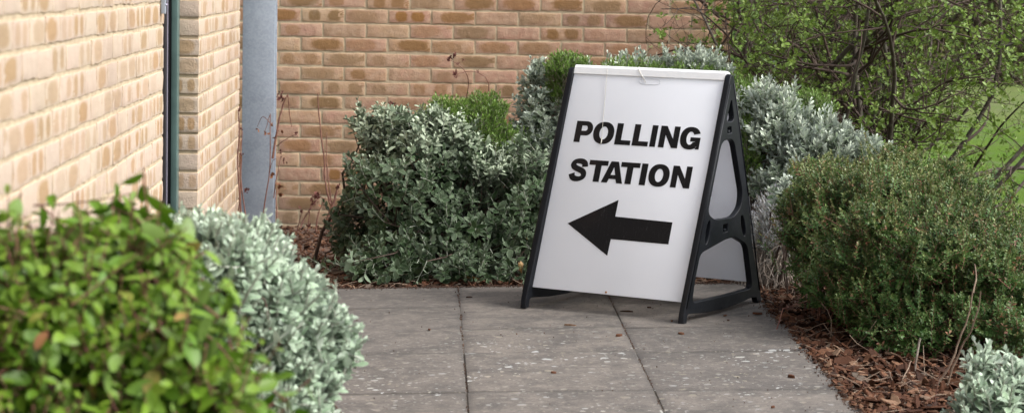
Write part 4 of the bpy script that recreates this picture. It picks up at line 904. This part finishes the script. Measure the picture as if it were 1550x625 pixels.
dead_plant('dry_stem', 'tangle of bleached grey twigs at ground level right of the sign foot',
           [([(1160, 432), (1170, 405), (1182, 380)], 3, 2), ([(1172, 448), (1171, 420), (1160, 400)], 2.8, 1.6), ([(1150, 400), (1170, 392), (1195, 398)], 3, 2), ([(1156, 440), (1178, 412), (1200, 402)], 2.6, 1.6), ([(1160, 385), (1180, 372), (1200, 380)], 2.4, 1.4), ([(1155, 415), (1175, 425), (1190, 438)], 2.2, 1.4), ([(1165, 440), (1190, 420), (1205, 395)], 2.4, 1.3)], 9.75, M['greystem'], seed=72)

# ------------------------------------------------------------------ bark mulch
def chip_mesh(mb, C, r, smin=.012, smax=.05, tilt=.35, rnd=None, dims=None):
    n = len(C); m = 7
    L = r.uniform(smin, smax, n) * r.uniform(.6, 1, n); W = L * r.uniform(.25, .7, n); H = r.uniform(.0025, .007, n)
    if dims is not None: L, W, H = (np.full(n, d) for d in dims)
    ang = np.linspace(0, 2 * PI, m, endpoint=False)[None] + r.normal(0, .15, (n, m)); rr = r.uniform(.75, 1.1, (n, m))
    x = np.cos(ang) * rr * L[:, None] / 2; y = np.sin(ang) * rr * W[:, None] / 2
    curl = r.uniform(-1, 1, (n, 1)) * 6
    zt = H[:, None] / 2 + curl * (x ** 2) * .8; zb = -H[:, None] / 2 + curl * (x ** 2) * .8
    V = np.concatenate([np.stack([x * .9, y * .9, zt], -1), np.stack([x, y, zb], -1)], 1)
    yaw = r.uniform(0, 2 * PI, n); a, b_ = r.normal(0, tilt, n), r.normal(0, tilt, n)
    ca, sa, cb, sb_, cy, sy = np.cos(a), np.sin(a), np.cos(b_), np.sin(b_), np.cos(yaw), np.sin(yaw)
    X, Y, Z = V[..., 0], V[..., 1], V[..., 2]
    Y, Z = Y * ca[:, None] - Z * sa[:, None], Y * sa[:, None] + Z * ca[:, None]
    X, Z = X * cb[:, None] + Z * sb_[:, None], -X * sb_[:, None] + Z * cb[:, None]
    X, Y = X * cy[:, None] - Y * sy[:, None], X * sy[:, None] + Y * cy[:, None]
    V = np.stack([X, Y, Z], -1) + C[:, None]
    k = np.arange(m); top = k[None]; bot = (m + k)[None, ::-1]; sd = np.stack([k, m + k, m + (k + 1) % m, (k + 1) % m], 1)[:, ::-1]
    off = (np.arange(n) * 2 * m)[:, None, None]
    rv_ = r.random(n) ** 1.2 if rnd is None else np.full(n, rnd)
    mb.add(V.reshape(-1, 3), [(sd[None] + off).reshape(-1, 4), (top[None] + off).reshape(-1, m), (bot[None] + off).reshape(-1, m)], rnd=np.repeat(rv_, 2 * m))
def scatter(n, x0, x1, y0, y1, r, zl=.0, zh=.022):
    x = r.uniform(x0, x1, n); y = r.uniform(y0, y1, n); return np.stack([x, y, ground_z(x, y) + r.uniform(zl, zh, n)], 1)
r = np.random.default_rng(90); mm = MB()
chip_mesh(mm, scatter(9000, 1.352, 2.45, 6.2, 9.95, r), r, .016, .07)
chip_mesh(mm, scatter(2200, 1.352, 2.2, 6.2, 9.3, r, .01, .028), r, .035, .095, .5)
chip_mesh(mm, scatter(9000, -.85, 2.4, 9.95, 12.6, r), r, .014, .055)
chip_mesh(mm, scatter(1500, -.85, 1.5, 9.94, 10.4, r, 0, .02), r, .02, .07, .4)
chip_mesh(mm, scatter(2500, -.86, -.47, 3.5, 9.9, r), r, .014, .05)
xx = r.normal(1.352, .014, 420); yy = r.uniform(6.8, 9.9, 420)      # chips spilling over the path edge
chip_mesh(mm, np.stack([xx, yy, pave_z(xx, yy) + r.uniform(.0, .008, 420)], 1), r, .012, .04, .3)
tag(mm.build('bark_mulch', M['chip'], smooth=False), 'red brown bark chips covering the planting beds', 'mulch', kind='stuff')
# fine twigs and litter in the mulch
tw = MB(); n = 520; S = scatter(n, 1.36, 2.3, 6.8, 9.8, r, .015, .03); Dd = unit(r.normal(0, 1, (n, 3)) * [1, 1, .22]); tubes(tw, grow(S, Dd, r.uniform(.03, .16, n), 5, r, .15, np.zeros(3)), np.full((n, 5), .0011), 4)
n = 260; S = scatter(n, -.6, 1.5, 9.96, 10.6, r, .01, .03); Dd = unit(r.normal(0, 1, (n, 3)) * [1, 1, .25]); tubes(tw, grow(S, Dd, r.uniform(.04, .2, n), 5, r, .15, np.zeros(3)), np.full((n, 5), .0013), 4)
tag(tw.build('twig_litter', M['drystem']), 'fine dry twigs scattered over the bark mulch', 'litter', kind='stuff')
grp = 'bark chips scattered on the paving'
chips = [(863, 491, (.050, .012, .006), .93, 'tan sliver of bark on the paving left of centre below the sign arrow'),
         (937, 507, (.034, .016, .009), .60, 'reddish curled bark chip on the joint below the middle of the sign'),
         (948, 471, (.058, .018, .008), .06, 'long dark brown bark chip in the shade under the sign panel'),
         (983, 465, (.028, .012, .005), .35, 'small brown bark flake under the sign, right of the long dark chip'),
         (1017, 485, (.022, .009, .005), .70, 'small pale brown flake just left of the sign front right foot'),
         (838, 563, (.030, .022, .006), .58, 'roundish orange brown chip alone on the middle slab nearest the camera'),
         (1031, 504, (.034, .014, .006), .72, 'pinkish bark chip on the paving just below the sign front right foot'),
         (1098, 477, (.020, .009, .005), .66, 'tiny bark flake in front of the right side frame of the sign'),
         (1147, 474, (.044, .022, .008), .42, 'brown bark chip near the path edge below the sign back foot'),
         (1102, 484, (.012, .008, .004), .2, 'dark crumb of bark on the paving beside the tiny flake'),
         (1198, 569, (.036, .013, .010), .50, 'rust brown blocky chip on the right slab near the mulch edge'),
         (1170, 615, (.018, .009, .006), .62, 'little brown chip at the lower right of the paving'),
         (650, 498, (.026, .010, .004), .68, 'thin brown flake on the left slab near the silvery shrub'),
         (710, 449, (.030, .008, .004), .05, 'dark bark sliver near the far edge of the paving by the bushes')]
for px, py, dm, rn, lb in chips:
    c = on_paving(px, py, .004); mb = MB(); rr = np.random.default_rng(int(px)); chip_mesh(mb, np.zeros((1, 3)), rr, tilt=.06, rnd=rn, dims=tuple(d * (1.0 if i < 2 else 1.0) for i, d in enumerate(dm)))
    o = mb.build('bark_chip', M['chip'], None, smooth=False); o.location = c; tag(o, lb, 'bark chip', grp)

r = np.random.default_rng(93); mm = MB()
for x0 in (.150, .745):
    n = 420; y = r.uniform(6.5, 9.92, n); x = x0 + r.normal(0, .0028, n) + .0015 * np.sin(y * 9); k = np.sin(y * 5 + x0 * 9) * np.sin(y * 13) > -.25; x, y = x[k], y[k]
    chip_mesh(mm, np.stack([x, y, pave_z(x, y) - .0012 + 0 * x], 1), r, .002, .006, .3)
n = 1500; y = r.uniform(9.86, 9.93, n); x = r.uniform(-.46, 1.34, n); y = 9.932 - np.abs(r.normal(0, .022, n)); chip_mesh(mm, np.stack([x, y, pave_z(x, y) + .0012], 1), r, .002, .009, .3)
n = 900; x = 1.345 - np.abs(r.normal(0, .02, n)); y = r.uniform(6.5, 9.9, n); chip_mesh(mm, np.stack([x, y, pave_z(x, y) + .0012], 1), r, .002, .009, .3)
n = 260; x = r.uniform(-.46, 1.34, n); y = r.uniform(6.5, 9.9, n); chip_mesh(mm, np.stack([x, y, pave_z(x, y) + .001], 1), r, .002, .006, .2)
tag(mm.build('grit', M['soil'], smooth=False), 'dark soil crumbs caught in the joints and along the edges of the paving', 'grit', kind='stuff')

# ------------------------------------------------------------------ far background
def far_mass(name, label, cat, x0, x1, y, h, n, seed, depth=1.6, size=.10, mat='hedge'):
    r = np.random.default_rng(seed); root = empty(name, ((x0 + x1) / 2, y, 0), label, cat)
    x = r.uniform(x0, x1, n); z = r.uniform(0, 1, n) ** .8; yy = y + r.uniform(-1, 1, n) * depth * .5 * (1.05 - z * .5)
    top = h * (1 + .10 * np.sin(x * 1.7 + seed) + .07 * np.sin(x * 4.3)); P = np.stack([x, yy, z * top + .02], 1)
    lm = MB(); D = unit(r.normal(0, 1, (n, 3))); put_leaves(lm, OVAL_S, P, D, r.normal(0, 1, (n, 3)) + [0, -.6, .8], r.uniform(.6, 1.4, n) * size, np.clip(.5 + .5 * np.sin(x * 2.3) + r.normal(0, .2, n), 0, 1), r.random(n) * .5 * (np.sin(x * .9 + 1) > 0), 1.4)
    lm.build('foliage', M[mat], root)
    k = 40; S = np.stack([r.uniform(x0, x1, k), np.full(k, y), np.zeros(k)], 1); bm = MB(); tubes(bm, grow(S, np.tile([0, 0, 1.], (k, 1)) + r.normal(0, .2, (k, 3)), np.full(k, h * .8), 6, r, .1, np.zeros(3)), np.full((k, 6), .03), 5); bm.build('stems', M['bark'], root)
far_mass('garden_hedge', 'long dark green hedge closing the far side of the lawn', 'hedge', 2.0, 16.0, 36.5, 2.5, 42000, 5, size=.065)
far_mass('garden_bush', 'yellowish green bush on the lawn behind the twiggy shrub', 'bush', 5.6, 8.8, 33.0, 1.9, 9000, 6, 1.2, .06, 'hedge_y')

# ------------------------------------------------------------------ light, world, camera
SUN_EL, SUN_AZ = math.radians(48), math.radians(-20)      # azimuth measured from +X towards +Y
world = bpy.data.worlds.new('World'); scene.world = world; world.use_nodes = True
wn = world.node_tree; bg = wn.nodes['Background']; sky = wn.nodes.new('ShaderNodeTexSky'); sky.sky_type = 'NISHITA'; sky.sun_disc = False
sky.sun_elevation = SUN_EL; sky.sun_rotation = PI / 2 - SUN_AZ; sky.air_density = 1.0; sky.dust_density = 4.0; sky.ozone_density = 1.0; sky.altitude = 50
hs = wn.nodes.new('ShaderNodeHueSaturation'); hs.inputs['Saturation'].default_value = .42
wn.links.new(sky.outputs[0], hs.inputs['Color']); wn.links.new(hs.outputs[0], bg.inputs[0]); bg.inputs[1].default_value = .15
ld = bpy.data.lights.new('sun', 'SUN'); ld.energy = 1.6; ld.angle = math.radians(28); ld.color = (1, .98, .955)
lo = bpy.data.objects.new('sun', ld); COL.objects.link(lo)
sd = Vector((math.cos(SUN_EL) * math.cos(SUN_AZ), math.cos(SUN_EL) * math.sin(SUN_AZ), math.sin(SUN_EL)))
lo.rotation_euler = sd.to_track_quat('Z', 'Y').to_euler(); lo.location = (6, 6, 8)

cd = bpy.data.cameras.new('camera'); co = bpy.data.objects.new('camera', cd); COL.objects.link(co)
mw = Matrix.Identity(4)
for i in range(3):
    for j in range(3): mw[i][j] = float(ROT[i][j])
    mw[i][3] = float(CAM[i])
co.matrix_world = mw
cd.sensor_fit = 'HORIZONTAL'; cd.sensor_width = 36; cd.lens = F / 1550 * 36; cd.clip_start = .1; cd.clip_end = 3000
cd.dof.use_dof = True; cd.dof.focus_distance = 9.35; cd.dof.aperture_fstop = 5.3
scene.camera = co
scene.view_settings.view_transform = 'Standard'; scene.view_settings.look = 'None'; scene.view_settings.gamma = 1; scene.view_settings.use_curve_mapping = False
scene.view_settings.exposure = 1.32
scene.cycles.use_denoising = True; scene.cycles.max_bounces = 6; scene.cycles.diffuse_bounces = 3; scene.cycles.transparent_max_bounces = 4
